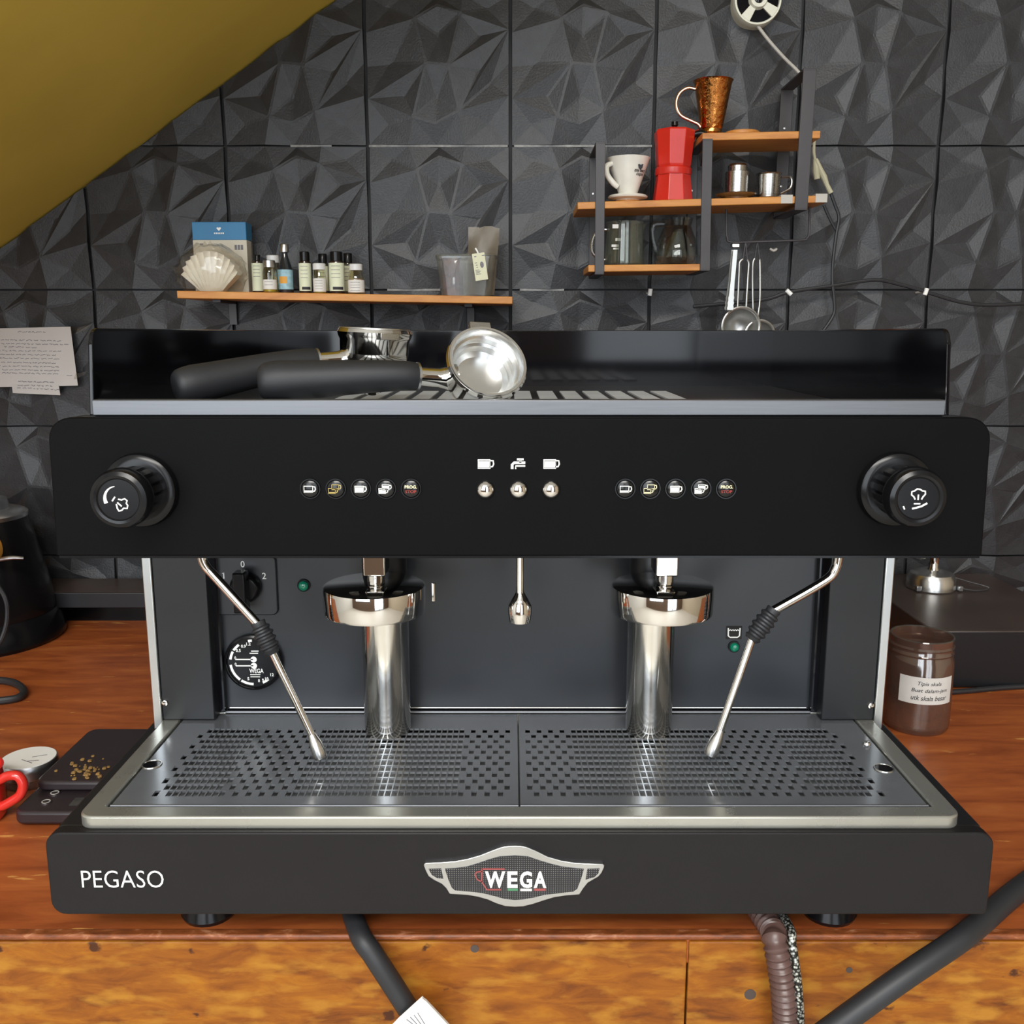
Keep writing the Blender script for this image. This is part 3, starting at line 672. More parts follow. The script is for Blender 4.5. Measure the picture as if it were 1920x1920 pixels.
# ================================================================== PORTAFILTERS ON TOP
def portafilter(label, mat, hw, ew, off):
    """local frame: cup centre at origin, +Z out of the basket, handle along hdir"""
    t = thing('portafilter', label, 'portafilter', mat=mat, group='portafilters on the cup warmer')
    r = .0355; iv = mat.to_3x3().inverted(); h = (iv @ V(hw)).normalized(); e = (iv @ V(ew)).normalized(); hdir = V((h.x, h.y, 0))
    obj('cup', MB().lathe([(0, -.032), (.012, -.032), (.027, -.0325), (.0315, -.028), (.0335, -.02), (.034, -.007), (r, -.004), (r+.0012, .0), (r, .003), (r-.0025, .003), (r-.003, -.001), (r-.004, -.006), (r-.005, -.024), (.027, -.028), (0, -.029)], n=48), M['chrome'], t)
    obj('basket', MB().lathe([(r-.0005, .0032), (r-.001, .0045), (r-.003, .0045), (r-.004, .003), (r-.0045, -.004), (r-.0065, -.0055), (r-.0068, -.012), (r-.009, -.014), (r-.010, -.021), (r-.014, -.0245), (r-.0145, -.0245), (0, -.0245)], n=48), M['basket'], t)
    for a in (1, -1):
        q = (V(hdir).cross(V((0, 0, 1)))).normalized()*a
        u = V((0, 0, 1)).cross(q)
        p = [q*(r-.004)+u*s*.010+V((0, 0, z)) for z in (-.006, .0005) for s in (-1, 1)]+[q*(r+.007)+u*s*.0095+V((0, 0, z)) for z in (-.006, .0005) for s in (-1, 1)]
        obj('lug', MB().hexa([p[0], p[1], p[5], p[4], p[2], p[3], p[7], p[6]]), M['steel'], t, bevel=.0006)
    s0 = hdir.normalized()*.030+V((0, 0, -off))
    k = h.copy()
    obj('neck', MB().tube([hdir.normalized()*.022+V((0, 0, -off)), s0, s0+k*.008, s0+k*.028], [.013, .010, .0082, .0082], 18), M['chrome'], t)
    obj('neck_ring', MB().tube([s0+k*.0265, s0+k*.0285], .0125, 20), M['alu'], t)
    b = s0+k*.028
    P = [b, b+k*.012, b+k*.02+e*.02, b+k*.02+e*.06, b+k*.02+e*.098, b+k*.02+e*.110, b+k*.02+e*.115]
    obj('handle', MB().tube(P, [.0118, .0130, .0142, .0160, .0176, .0160, .0115], 20, 3), M['handle'], t)
    obj('spout', MB().tube([(0, 0, -.03), (0, 0, -.038), (0, .012, -.045), (0, .018, -.058)], [.009, .008, .007, .006], 12).tube([(0, 0, -.038), (0, -.012, -.045), (0, -.018, -.058)], [.008, .007, .006], 12), M['chrome'], t)
    return t
def frame(z, hint):
    z = V(z).normalized(); x = V(hint); x = (x-z*x.dot(z)).normalized(); y = z.cross(x)
    return Mx((x, y, z)).transposed().to_4x4()
c1 = Q(703, 624, .945); m1 = frame((.05, 0, 1), (1, 0, 0)); m1.translation = c1
portafilter('rear portafilter standing upright, its open cup facing up, black handle pointing left', m1, Q(600, 670, .93)-Q(640, 667, .94), Q(345, 722, .86)-Q(600, 669, .93), .0265)
n2 = V((.30, -.80, .56)); c2 = Q(913, 681, .838); m2 = frame(n2, (1, 0, 0)); m2.translation = c2
portafilter('front portafilter lying on its side, steel basket tilted toward the viewer', m2, Q(785, 708, .828)-Q(838, 711, .838), Q(510, 728, .812)-Q(785, 714, .828), .0265)

# ================================================================== LONG SHELF AND WHAT STANDS ON IT
def plank(name, m, l, r, Y0, Y1, th, parent):
    a, b = Q(*l, Y0), Q(*r, Y0); P = []
    for dz in (-th, 0):
        P += [(a.x, Y0, a.z+dz), (b.x, Y0, b.z+dz), (b.x, Y1, b.z+dz), (a.x, Y1, a.z+dz)]
    return obj(name, MB().hexa(P), m, parent, bevel=.0012)
sA, sB = Q(331, 545, 1.51), Q(961, 556, 1.51)
def shz(x): return sA.z+(sB.z-sA.z)*(x-sA.x)/(sB.x-sA.x)
lo = thing('wall_shelf', 'long single board wooden shelf holding bottles and filter papers', 'shelf', (0, 1.57, sA.z))
plank('shelf_board', M['shelf'], (331, 545), (961, 556), 1.51, 1.629, .0115, lo)
for px in (420, 880):
    x = Q(px, 560, 1.58).x; obj('bracket', MB().box((x-.006, 1.54, shz(x)-.016), (x+.006, 1.63, shz(x)-.0116)).box((x-.006, 1.626, shz(x)-.05), (x+.006, 1.63, shz(x)-.0116)), M['metalblack'], lo)
def stand(px, Y):       # foot point on the long shelf
    x = Q(px, 545, Y).x; return V((x, Y, shz(x)+.0002))
def bottle(label, xa, xb, ytop, Y, cap, capm, body, lab=None, labm=None, shoulder=.72, capw=.8, caph=.18, neck=.45, band=False, liquid=None, name='bottle'):
    px = (xa+xb)/2; b = stand(px, Y); s = S(540, Y); r = (xb-xa)/2*s; h = Q(px, ytop, Y).z-b.z
    t = thing(name, label, name, b, 'small bottles on the long shelf'); hb = h*(1-caph); sh = h*shoulder
    obj('body', MB().lathe([(0, 0), (r*.95, 0), (r, h*.02), (r, sh*.94), (r*.93, sh), (r*neck*1.15, sh+(hb-sh)*.75), (r*neck, hb), (0, hb)], b, n=24), body, t)
    obj('cap', MB().lathe([(0, hb-h*.02), (r*capw, hb-h*.02), (r*capw, h*.985), (r*capw*.9, h), (0, h)], b, n=24), capm, t)
    if lab:
        z0, z1_ = lab; n = 14; m = MB(); q = r*1.012
        A = [PI+.15+(PI-.3)*i/n for i in range(n+1)]
        vs = [(b.x+q*math.cos(a), b.y+q*math.sin(a), b.z+z) for z in (h*z0, h*z1_) for a in A]
        m.add(vs, [(i, i+1, n+2+i, n+1+i) for i in range(n)]); lb = obj('label', m, labm or M['label'], t, fix=False)
        if band:
            vs = [(b.x+q*1.01*math.cos(a), b.y+q*1.01*math.sin(a), b.z+z) for z in (h*(z0+.03), h*(z0+.1)) for a in A[5:13]]
            obj('label_band', MB().add(vs, [(i, i+1, 8+i+1, 8+i) for i in range(7)]), M['ink'], lb, fix=False)
        if labm is not M['bluelabel']:
            m = MB()
            for j in range(4 if z1_-z0 > .35 else 2):
                zf = z1_-.08-j*.09; vs = [(b.x+q*1.008*math.cos(a), b.y+q*1.008*math.sin(a), b.z+z) for z in (h*zf, h*(zf+.012)) for a in A[4:11]]
                m.add(vs, [(i, i+1, 7+i+1, 7+i) for i in range(6)])
            obj('label_print', m, M['greyprint'], lb, fix=False)
        else:
            q2 = [(b.x+q*1.01*math.cos(a), b.y+q*1.01*math.sin(a)) for a in A]
            obj('label_print', MB().add([(x, y, b.z+h*z) for z in (.2, .34) for x, y in q2[4:10]], [(i, i+1, 7+i, 6+i) for i in range(5)]), M['orange'], lb, fix=False)
    if liquid: obj('liquid', MB().lathe([(0, h*.03), (r*.9, h*.03), (r*.9, h*liquid[0]), (0, h*liquid[0])], b, n=20), liquid[1], t)
    return t
bottle('cream labelled bottle directly beside the blue and white box', 474, 496, 478, 1.575, 0, M['blackplastic'], M['amber'], (.06, .78), shoulder=.82, capw=.55, caph=.14, neck=.5)
bottle('little jar with silver screw cap and white label, yellow liquid at its bottom', 494, 520, 488, 1.535, 0, M['alu'], M['bottleglass'], (.1, .4), M['wlabel'], .68, .86, .2, .75, liquid=(.22, M['yellowliq']))
bottle('white capped bottle half hidden behind the silver capped jar', 502, 527, 479, 1.60, 0, M['cap'], M['bottleglass'], None, None, .7, .95, .17, .8, liquid=(.3, M['yellowliq']))
bottle('dark miniature liquor bottle with silver cap and pale blue label', 522, 551, 458, 1.555, 0, M['alu'], M['darkglass'], (.08, .48), M['bluelabel'], .5, .58, .14, .36)
bottle('black capped bottle with cream label, standing alone right of the blue labelled bottle', 562, 585, 472, 1.55, 0, M['blackplastic'], M['amber'], (.06, .72), None, .76, .8, .2, .5, True)
bottle('small white capped jar with yellow liquid, between two cream labelled bottles', 588, 612, 494, 1.535, 0, M['cap'], M['bottleglass'], (.06, .5), M['wlabel'], .62, .98, .19, .8, liquid=(.4, M['yellowliq']))
bottle('black capped bottle mostly hidden behind the white capped jar with yellow liquid', 597, 617, 476, 1.60, 0, M['blackplastic'], M['bottleglass'], (.1, .7), None, .76, .8, .2, .5)
bottle('wider black capped bottle with cream label and reddish foot', 618, 647, 472, 1.55, 0, M['blackplastic'], M['amber'], (.07, .73), None, .77, .8, .2, .5, True)
bottle('black capped bottle hidden behind the rightmost white capped jar', 644, 664, 475, 1.605, 0, M['blackplastic'], M['bottleglass'], (.1, .7), None, .76, .8, .2, .5)
bottle('rightmost small jar with white cap and pinkish white label', 653, 684, 495, 1.535, 0, M['cap'], M['bottleglass'], (.06, .46), M['wlabel'], .62, .78, .19, .68, liquid=(.5, M['pinkliq']))
tm = Q(477, 545, 1.62); tag(obj('marker_pen', MB().tube([(tm.x, 1.615, shz(tm.x)), (tm.x, 1.615, Q(477, 465, 1.615).z), (tm.x, 1.615, Q(477, 448, 1.615).z)], [.003, .003, .0024], 10), M['darkglass']), 'thin dark pen standing between the box and the cream labelled bottle', 'pen')
# filter box
b = stand(422, 1.60); s = S(480, 1.6); h = Q(422, 416, 1.585).z-b.z; w2 = 50*s
fb = thing('filter_box', 'white carton with blue top behind the bag of fan shaped filters', 'box', b)
obj('carton', MB().box((b.x-w2, 1.585, b.z), (b.x+w2, 1.62, b.z+h*.75)), M['card'], fb, bevel=.001)
obj('blue_top', MB().box((b.x-w2, 1.585, b.z+h*.75), (b.x+w2, 1.62, b.z+h)), M['blue'], fb, bevel=.001, label='blue top of the carton')
m = MB(); zc = b.z+h*.885; m.prism([(b.x-.004, zc+.003), (b.x-.002, zc+.0045), (b.x, zc+.0035), (b.x+.002, zc+.0045), (b.x+.004, zc+.003), (b.x, zc-.0015)], 1.5842, 1.585)
for i in range(6): m.box((b.x-.008+i*.0028, 1.5842, zc-.006), (b.x-.0062+i*.0028, 1.585, zc-.0038))
obj('box_print', m, M['white'], fb, smooth=False)
m = MB()
for i in range(3): m.box((b.x+.024+i*.005, 1.5842, b.z+h*.61), (b.x+.0275+i*.005, 1.585, b.z+h*.68))
m.box((b.x-.032, 1.5842, b.z+h*.68), (b.x-.027, 1.585, b.z+h*.70))
obj('box_print', m, M['greyprint'], fb, smooth=False)
# bag of fan filters
b = stand(400, 1.545); s = S(500, 1.545)
bg_ = thing('filter_bag', 'clear plastic bag of white fan shaped coffee filters at the shelf end', 'bag', b)
m = MB(); N = 22; lo_, hi_ = [], []
for side in (0, 1):
    ring_ = []
    for i in range(N+1):
        t = i/N; a = PI*(.90-.80*t); pl = (.007 if i % 2 else -.005)+(.016 if side else -.012)
        rr = 1-.10*abs(2*t-1)**2
        ring_.append(((b.x+(-20+40*t)*s, b.y+pl*.6, b.z+.0005), (b.x+(60*math.cos(a)*1.0)*s*rr-1*s, b.y+pl, b.z+(14+60*math.sin(a)*rr)*s)))
    n0 = len(m.v); m.add([p for q in ring_ for p in q], [(2*i, 2*i+2, 2*i+3, 2*i+1) for i in range(N)])
k = 2*(N+1)
m.f += [[2*i+1, 2*i+3, k+2*i+3, k+2*i+1] for i in range(N)]+[[2*i, k+2*i, k+2*i+2, 2*i+2] for i in range(N)]+[[0, 1, k+1, k], [2*N, k+2*N, k+2*N+1, 2*N+1]]
obj('paper_filters', m, M['filter'], bg_, smooth=False)
m = MB(); n = 28
for j in range(11):
    f = j/10
    for i in range(n):
        a = 2*PI*i/n; rx = (67 if f < .75 else 67-40*(f-.75)/.25)*(.8+.2*math.sin(PI*min(1, f*1.3)))*s; ry = .033*(.75+.25*math.sin(PI*f))
        w_ = 1+.06*math.sin(5*a+3*f*7)+random.uniform(-.04, .04)
        m.v.append(V((b.x+rx*math.cos(a)*w_-2*s, b.y+ry*math.sin(a)*w_, b.z+.001+f*(86+random.uniform(-4, 4)*(f > .1))*s)))
m.f = [[j*n+i, j*n+(i+1) % n, (j+1)*n+(i+1) % n, (j+1)*n+i] for j in range(10) for i in range(n)]+[list(range(10*n, 11*n))]
obj('plastic_bag', m, M['bag'], bg_)
# tub with bags
b = stand(876, 1.565); s = S(515, 1.565); Y0 = b.y
tb = thing('plastic_tub', 'clear plastic tub near the right end of the long shelf', 'tub', b)
m = MB(); h = 72*s
def tubring(f, k=1): return rrect(b.x-(46+9*f)*s*k, Y0-.040*k-.006*f, b.x+(46+9*f)*s*k, Y0+.040*k+.006*f, .012, 4)
A = tubring(0); n = len(A); lev = [(0, 0), (0, .02), (1, 1), (1.06, 1), (1.06, .93)]
for f, z in lev: m.v += [V((x, y, b.z+z*h)) for x, y in tubring(f)]
m.f = [[j*n+i, j*n+(i+1) % n, (j+1)*n+(i+1) % n, (j+1)*n+i] for j in range(len(lev)-1) for i in range(n)]+[list(range(n))]
obj('tub_wall', m, M['tub'], tb); obj('rim', MB().tube([(x, y, b.z+h) for x, y in tubring(1.03)]+[(tubring(1.03)[0][0], tubring(1.03)[0][1], b.z+h)], .0016, 8), M['tub'], tb)
def softbag(name, label, x0, x1, zt, y, dy, m_, cat='bag', lean=0, seed=1):
    rn = random.Random(seed); m = MB(); nx, nz = 8, 9; zb = b.z+.003; top = Q(0, zt, y).z
    xa, xb_ = Q(x0, 500, y).x, Q(x1, 500, y).x
    for sd in (0, 1):
        for j in range(nz+1):
            for i in range(nx+1):
                u, v = i/nx, j/nz; bul = math.sin(PI*u)*math.sin(PI*min(1, .12+v*.9))*dy
                m.v.append(V((xa+(xb_-xa)*u*(1-.12*(1-v))+.06*(1-v)*(xb_-xa)+lean*v, y+(bul if sd else -bul)+rn.uniform(-.002, .002), zb+(top-zb)*v+rn.uniform(-.002, .002)*(v > 0))))
    k = (nx+1)*(nz+1)
    for sd in (0, 1):
        for j in range(nz):
            for i in range(nx):
                a = sd*k+j*(nx+1)+i; m.f.append([a, a+1, a+nx+2, a+nx+1])
    return tag(obj(name, m, m_), label, cat)
softbag('film_bag', 'tall crumpled greyish brown film bag sticking out of the plastic tub', 872, 930, 426, Y0+.006, .013, M['brownbag'], lean=.006)
softbag('film_bag', 'short reddish film packet at the left inside the plastic tub', 829, 862, 484, Y0-.004, .012, M['redfilm'], seed=4)
softbag('film_bag', 'crumpled clear film bag low in the plastic tub behind the tag', 866, 915, 478, Y0-.022, .008, M['dull'], seed=9)
tc_ = Q(900, 500, Y0-.048); mt = Mx.Rotation(-.14, 4, 'Y'); mt.translation = tc_
tg = thing('price_tag', 'cream paper tag with a coffee bean drawing hanging over the tub front', 'tag', mat=mt)
obj('card', MB().prism(rrect(-11.5*s, -24*s, 11.5*s, 24*s, .001), -.0005, .0005), M['tag'], tg)
m = MB().prism(arc(4*s, 3*s, 3.4*s, 0, 2*PI, 14, 5.6*s)[:-1], -.0008, -.0004)
for j, (a, w_) in enumerate(((-7, 3), (7, 5))): m.box((a*s-1*s, -.0008, 18*s), (a*s+w_*s, -.0004, 19.5*s))
for j in range(4): m.box((-9*s, -.0008, (-6-j*2.4)*s), ((-2+(j % 2)*2)*s, -.0004, (-5-j*2.4)*s))
for j in range(3): m.box((-8*s+j*.8*s, -.0008, (7-j*4)*s), (-4*s, -.0004, (8-j*4)*s))
obj('tag_print', m, M['greyprint'], tg, smooth=False)
obj('string', MB().tube([(.0, 0, 23*s), (-.001, -.001, 28*s), (-.003, 0, 33*s)], .0013, 8, 3), M['white'], tg)

# ================================================================== METAL WALL UNIT
YB0, YB1 = 1.505, 1.61
sh = thing('shelf_unit', 'black metal wall unit with three short wooden boards on the right', 'shelf', (Q(1320, 380, 1.56).x, 1.56, Q(1320, 380, 1.56).z))
plank('shelf_board', M['shelf'], (1317, 249), (1539, 245), YB0, YB1, 13.5*S(250, YB0), sh)
plank('shelf_board', M['shelf'], (1083, 379), (1551, 366), YB0, YB1, 13*S(370, YB0), sh)
plank('shelf_board', M['shelf'], (1103, 497), (1332, 494.5), YB0, YB1, 12.5*S(500, YB0), sh)
def upright(pa, pb, hw, name='upright'):
    Yf = YB0-.0035; a, b = Q(*pa, Yf), Q(*pb, Yf); q = hw*S(pa[1], Yf); m = MB()
    m.hexa([(b.x-q, Yf, b.z), (b.x+q, Yf, b.z), (b.x+q, Yf+.003, b.z), (b.x-q, Yf+.003, b.z), (a.x-q, Yf, a.z), (a.x+q, Yf, a.z), (a.x+q, Yf+.003, a.z), (a.x-q, Yf+.003, a.z)])
    for p in (a, b): m.box((p.x-q, Yf, p.z-.0015), (p.x+q, 1.622, p.z+.0015))
    m.hexa([(b.x-q, 1.619, b.z), (b.x+q, 1.619, b.z), (b.x+q, 1.622, b.z), (b.x-q, 1.622, b.z), (a.x-q, 1.619, a.z), (a.x+q, 1.619, a.z), (a.x+q, 1.622, a.z), (a.x-q, 1.622, a.z)])
    u = obj(name, m, M['metalblack'], sh, bevel=.0006)
    for f in (.3, .75):
        p = a.lerp(b, f); obj('screw', MB().lathe([(0, .002), (.0018, .0014), (.002, 0)], (p.x-q*.1, 1.619, p.z), (0, -1, 0), 8), M['alu'], u)
upright((1126, 268), (1124, 513), 9); upright((1327, 262), (1322, 506), 9.5); upright((1519, 130), (1502, 392), 12.5)
b0 = Q(1478, 372, YB0-.0005); s = S(370, YB0)
for px in (1476, 1541): # tape wrapped round the board end
    q = Q(px, 373-(px-1476)*.028, YB0); obj('tape', MB().box((q.x-12*s, YB0-.0008, q.z-8*s), (q.x+10*s, YB0+.06, q.z+7.5*s)), M['cable'], sh)
def midz(x):
    a, b = Q(1083, 379, YB0), Q(1551, 366, YB0); return a.z+(b.z-a.z)*(x-a.x)/(b.x-a.x)
def lowz(x):
    a, b = Q(1103, 497, YB0), Q(1332, 494.5, YB0); return a.z+(b.z-a.z)*(x-a.x)/(b.x-a.x)
def topz(x):
    a, b = Q(1317, 249, YB0), Q(1539, 245, YB0); return a.z+(b.z-a.z)*(x-a.x)/(b.x-a.x)
def on(px, Y, fn, py=380):
    x = Q(px, py, Y).x; return V((x, Y, fn(x)+.0002))
# copper dripper
Y = 1.555; b = on(1334, Y, topz, 240); s = S(200, Y); H = Q(1334, 152, Y).z-b.z
cp = thing('copper_dripper', 'hammered copper pour over cone with looped handle on the top board', 'coffee dripper', b)
obj('cone', MB().lathe([(0, .16*H), (19*s, .16*H), (21*s, .2*H), (35*s, .97*H), (37.5*s, H), (36*s, H), (33*s, .95*H), (19*s, .25*H), (0, .25*H)], b, n=40), M['copper'], cp)
obj('base', MB().lathe([(0, 0), (29*s, 0), (29*s, .02*H), (24*s, .06*H), (20*s, .1*H), (19*s, .17*H), (0, .17*H)], b, n=40), M['copper'], cp)
P = [(-33, .86), (-48, .88), (-63, .78), (-68, .6), (-60, .42), (-40, .32), (-26, .26), (-21, .2)]
obj('handle', MB().tube([(b.x+x*s, Y, b.z+z*H) for x, z in P], .0026, 10, 4), M['paleCu'], cp)
b = on(1392, 1.56, topz, 240); s = S(240, 1.56)
tag(obj('wooden_coaster', MB().lathe([(0, 0), (31*s, 0), (32*s, .001), (32*s, 11*s), (31*s, 12*s), (0, 12*s)], b, n=36), M['shelf'], bevel=0), 'round wooden coaster beside the copper dripper', 'coaster')
# moka pot
Y = 1.55; b = on(1261, Y, midz, 370); s = S(320, Y); H = Q(1261, 245, Y).z-b.z
mo = thing('moka_pot', 'red faceted stovetop coffee pot with black handle on the middle board', 'coffee pot', b)
def oct_(l): return MB().lathe([(r*s, z*H) for r, z in l], b, n=8, up=(math.sin(.42), -math.cos(.42), 0))
obj('boiler', oct_([(0, 0), (38, 0), (38.5, .02), (33, .36), (33, .4), (0, .4)]), M['red'], mo, bevel=.001, smooth=False)
obj('collar', MB().lathe([(0, .38*H), (33*s, .38*H), (34*s, .40*H), (34*s, .47*H), (32*s, .49*H), (0, .49*H)], b, n=32), M['red'], mo)
tp = oct_([(0, .48), (31, .48), (33, .52), (38.5, .97), (38, .985), (0, .985)])
tp.add([(b.x+33*s, Y-.012, b.z+.97*H), (b.x+46*s, Y-.002, b.z+1.03*H), (b.x+33*s, Y+.01, b.z+.97*H), (b.x+35*s, Y, b.z+.8*H)], [(0, 1, 3), (1, 2, 3), (0, 2, 1), (0, 3, 2)])
obj('upper_chamber', tp, M['red'], mo, bevel=.0008, smooth=False)
l = obj('lid', oct_([(0, .98), (38, .98), (36, 1.0), (10, 1.03), (0, 1.035)]), M['red'], mo, smooth=False)
obj('lid_knob', MB().lathe([(0, 1.02*H), (4*s, 1.02*H), (4*s, 1.05*H), (6.5*s, 1.07*H), (6*s, 1.12*H), (0, 1.125*H)], b, n=14), M['blackplastic'], l)
obj('handle', MB().tube([(b.x+32*s, Y-.006, b.z+.93*H), (b.x+50*s, Y-.006, b.z+.95*H), (b.x+60*s, Y-.006, b.z+.86*H), (b.x+54*s, Y-.006, b.z+.5*H)], [.004, .0055, .006, .0045], 12, 4), M['blackplastic'], mo)
# porcelain dripper
Y = 1.55; b = on(1177, Y, midz, 375); s = S(340, Y); H = Q(1177, 297, Y).z-b.z
wd = thing('porcelain_dripper', 'white porcelain coffee dripper with black print beside the red pot', 'coffee dripper', b)
obj('cone', MB().lathe([(0, .2*H), (16*s, .2*H), (18*s, .24*H), (29*s, .62*H), (39*s, .96*H), (40.5*s, H), (39*s, H), (36*s, .93*H), (14*s, .28*H), (0, .28*H)], b, n=44), M['porcelain'], wd)
obj('saucer', MB().lathe([(0, 0), (22*s, 0), (22*s, .09*H), (36*s, .13*H), (37.5*s, .16*H), (35*s, .19*H), (16*s, .21*H), (0, .21*H)], b, n=44), M['porcelain'], wd)
obj('wooden_foot', MB().lathe([(20*s, -.0001), (23*s, 0), (22.5*s, .08*H), (20*s, .08*H)], b, n=40), M['shelf'], wd)
obj('handle', MB().tube([(b.x-32*s, Y-.012, b.z+.86*H), (b.x-42*s, Y-.014, b.z+.8*H), (b.x-41*s, Y-.014, b.z+.62*H), (b.x-30*s, Y-.014, b.z+.44*H), (b.x-21*s, Y-.012, b.z+.36*H)], [.0035, .0045, .0042, .0045, .004], 12, 4), M['porcelain'], wd)
def conetext(st, px, py, w_, h_):
    c = Q(px, py, Y); zf = (c.z-b.z)/H; rr = (29+(zf-.62)*29.4)*s
    a = math.asin(max(-1, min(1, (c.x-b.x)/rr))); p = V((b.x+rr*math.sin(a), Y-rr*math.cos(a)-.0008, c.z))
    mt = Mx.Translation(p) @ Mx.Rotation(a, 4, 'Z') @ Mx.Rotation(PI/2-.0, 4, 'X') @ Mx.Rotation(.48, 4, 'X')
    return text('print', st, 0, 0, w_*s, h_*s, 0, M['ink'], wd, bold=.02, mat=mt)
conetext('one two', 1196, 324, 25, 6); conetext('cups', 1196, 331.5, 17, 6.5)
c = Q(1201, 313, Y-38*s*math.cos(.7)); mm = MB().prism([(c.x-5*s, c.z+4*s), (c.x-2.5*s, c.z+4.6*s), (c.x, c.z+3*s), (c.x+2.5*s, c.z+4.6*s), (c.x+5*s, c.z+4*s), (c.x+3*s, c.z-2*s), (c.x, c.z-4*s), (c.x-3*s, c.z-2*s)], c.y-.0035, c.y+.004)
obj('print', mm, M['ink'], wd, smooth=False)
# steel filter and cup
Y = 1.555; b = on(1381, Y, midz, 365); s = S(340, Y); H = Q(1381, 307, Y).z-b.z
ph = thing('steel_drip_filter', 'stainless steel drip filter with lid and wide saucer on the middle board', 'coffee filter', b)
obj('chamber', MB().lathe([(0, .08*H), (21*s, .08*H), (21*s, .2*H), (20*s, .22*H), (22*s, .24*H), (22.5*s, .76*H), (0, .76*H)], b, n=36), M['steel'], ph)
obj('saucer', MB().lathe([(0, .02*H), (22*s, 0), (25*s, .1*H), (38*s, .15*H), (40*s, .19*H), (37*s, .2*H), (22*s, .17*H), (0, .17*H)], b, n=40), M['steel'], ph)
obj('lid', MB().lathe([(0, .74*H), (22*s, .74*H), (22*s, .78*H), (18*s, .8*H), (18*s, .93*H), (15*s, .99*H), (0, H)], b, n=36), M['steel'], ph)
b = on(1440, Y, midz, 362); H = Q(1438, 326, Y).z-b.z
sc_ = thing('steel_cup', 'small stainless steel cup with wire handle right of the drip filter', 'cup', b)
obj('body', MB().lathe([(0, .06*H), (20*s, .06*H), (21*s, .12*H), (22*s, .95*H), (24*s, H), (23*s, H), (21*s, .94*H), (20*s, .16*H), (0, .16*H)], b, n=36), M['steel'], sc_)
obj('saucer', MB().lathe([(0, 0), (20*s, 0), (30*s, .06*H), (31*s, .1*H), (20*s, .08*H), (0, .07*H)], b, n=36), M['steel'], sc_)
obj('handle', MB().tube([(b.x+22*s, Y-.005, b.z+.86*H), (b.x+38*s, Y-.005, b.z+.86*H), (b.x+42*s, Y-.005, b.z+.7*H), (b.x+39*s, Y-.005, b.z+.45*H), (b.x+22*s, Y-.005, b.z+.25*H)], .0017, 8, 4), M['steel'], sc_)
# glass servers on the low board
Y = 1.555; b = on(1170, Y, lowz, 495); s = S(460, Y); H = Q(1170, 417, Y).z-b.z
g1 = thing('glass_server', 'straight glass server with white measure marks at the left of the lowest board', 'glass jug', b, 'glass servers on the lowest board')
pr = MB().lathe([(0, .03*H), (33*s, .03*H), (36*s, 0), (37*s, .04*H), (35*s, .6*H), (33*s, .92*H), (35*s, H), (33.5*s, H), (32*s, .9*H), (34*s, .58*H), (35.5*s, .06*H), (0, .05*H)], b, n=40)
obj('glass_body', pr, M['greyglass'], g1)
obj('spout', MB().add([(b.x+30*s, Y-.012, b.z+.96*H), (b.x+42*s, Y, b.z+.99*H), (b.x+30*s, Y+.012, b.z+.96*H), (b.x+33*s, Y, b.z+.75*H)], [(0, 1, 3), (1, 2, 3)]), M['greyglass'], g1, smooth=False)
obj('handle', MB().tube([(b.x-34*s, Y, b.z+.84*H), (b.x-50*s, Y, b.z+.82*H), (b.x-60*s, Y, b.z+.6*H), (b.x-60*s, Y, b.z+.35*H), (b.x-50*s, Y, b.z+.2*H), (b.x-36*s, Y, b.z+.16*H)], .0026, 10, 4), M['steel'], g1)
m = MB(); yq = Y-34.5*s
for x0, x1, zf, hh in ((-26, -15, .83, 7), (-20, -11, .55, 5), (-27, -14, .42, 4), (-24, -14, .36, 3)):
    m.box((b.x+x0*s, yq+.004, b.z+zf*H), (b.x+x1*s, yq+.0055, b.z+zf*H+hh*s))
obj('measure_marks', m, M['wlabel'], g1, smooth=False)
b = on(1268, Y, lowz, 495); H = Q(1268, 410, Y).z-b.z
g2 = thing('glass_server', 'round bellied glass server at the right of the lowest board', 'glass jug', b, 'glass servers on the lowest board')
obj('glass_body', MB().lathe([(0, .03*H), (30*s, .02*H), (36*s, 0), (41*s, .08*H), (42*s, .22*H), (36*s, .55*H), (25*s, .84*H), (28*s, .96*H), (29*s, H), (27.5*s, H), (23.5*s, .84*H), (34.5*s, .54*H), (40*s, .2*H), (30*s, .06*H), (0, .05*H)], b, n=40), M['glass'], g2)
obj('cone_reflection', MB().lathe([(0, .72*H), (8*s, .72*H), (20*s, .2*H), (19*s, .18*H), (0, .2*H)], b, n=24), M['greyglass'], g2)  # hazy cone imitates the pale reflection inside the glass
obj('handle', MB().tube([(b.x-26*s, Y, b.z+.88*H), (b.x-44*s, Y, b.z+.86*H), (b.x-46*s, Y, b.z+.66*H), (b.x-40*s, Y, b.z+.38*H), (b.x-38*s, Y, b.z+.3*H)], [.004, .005, .004, .004, .004], 10, 4), M['glass'], g2)

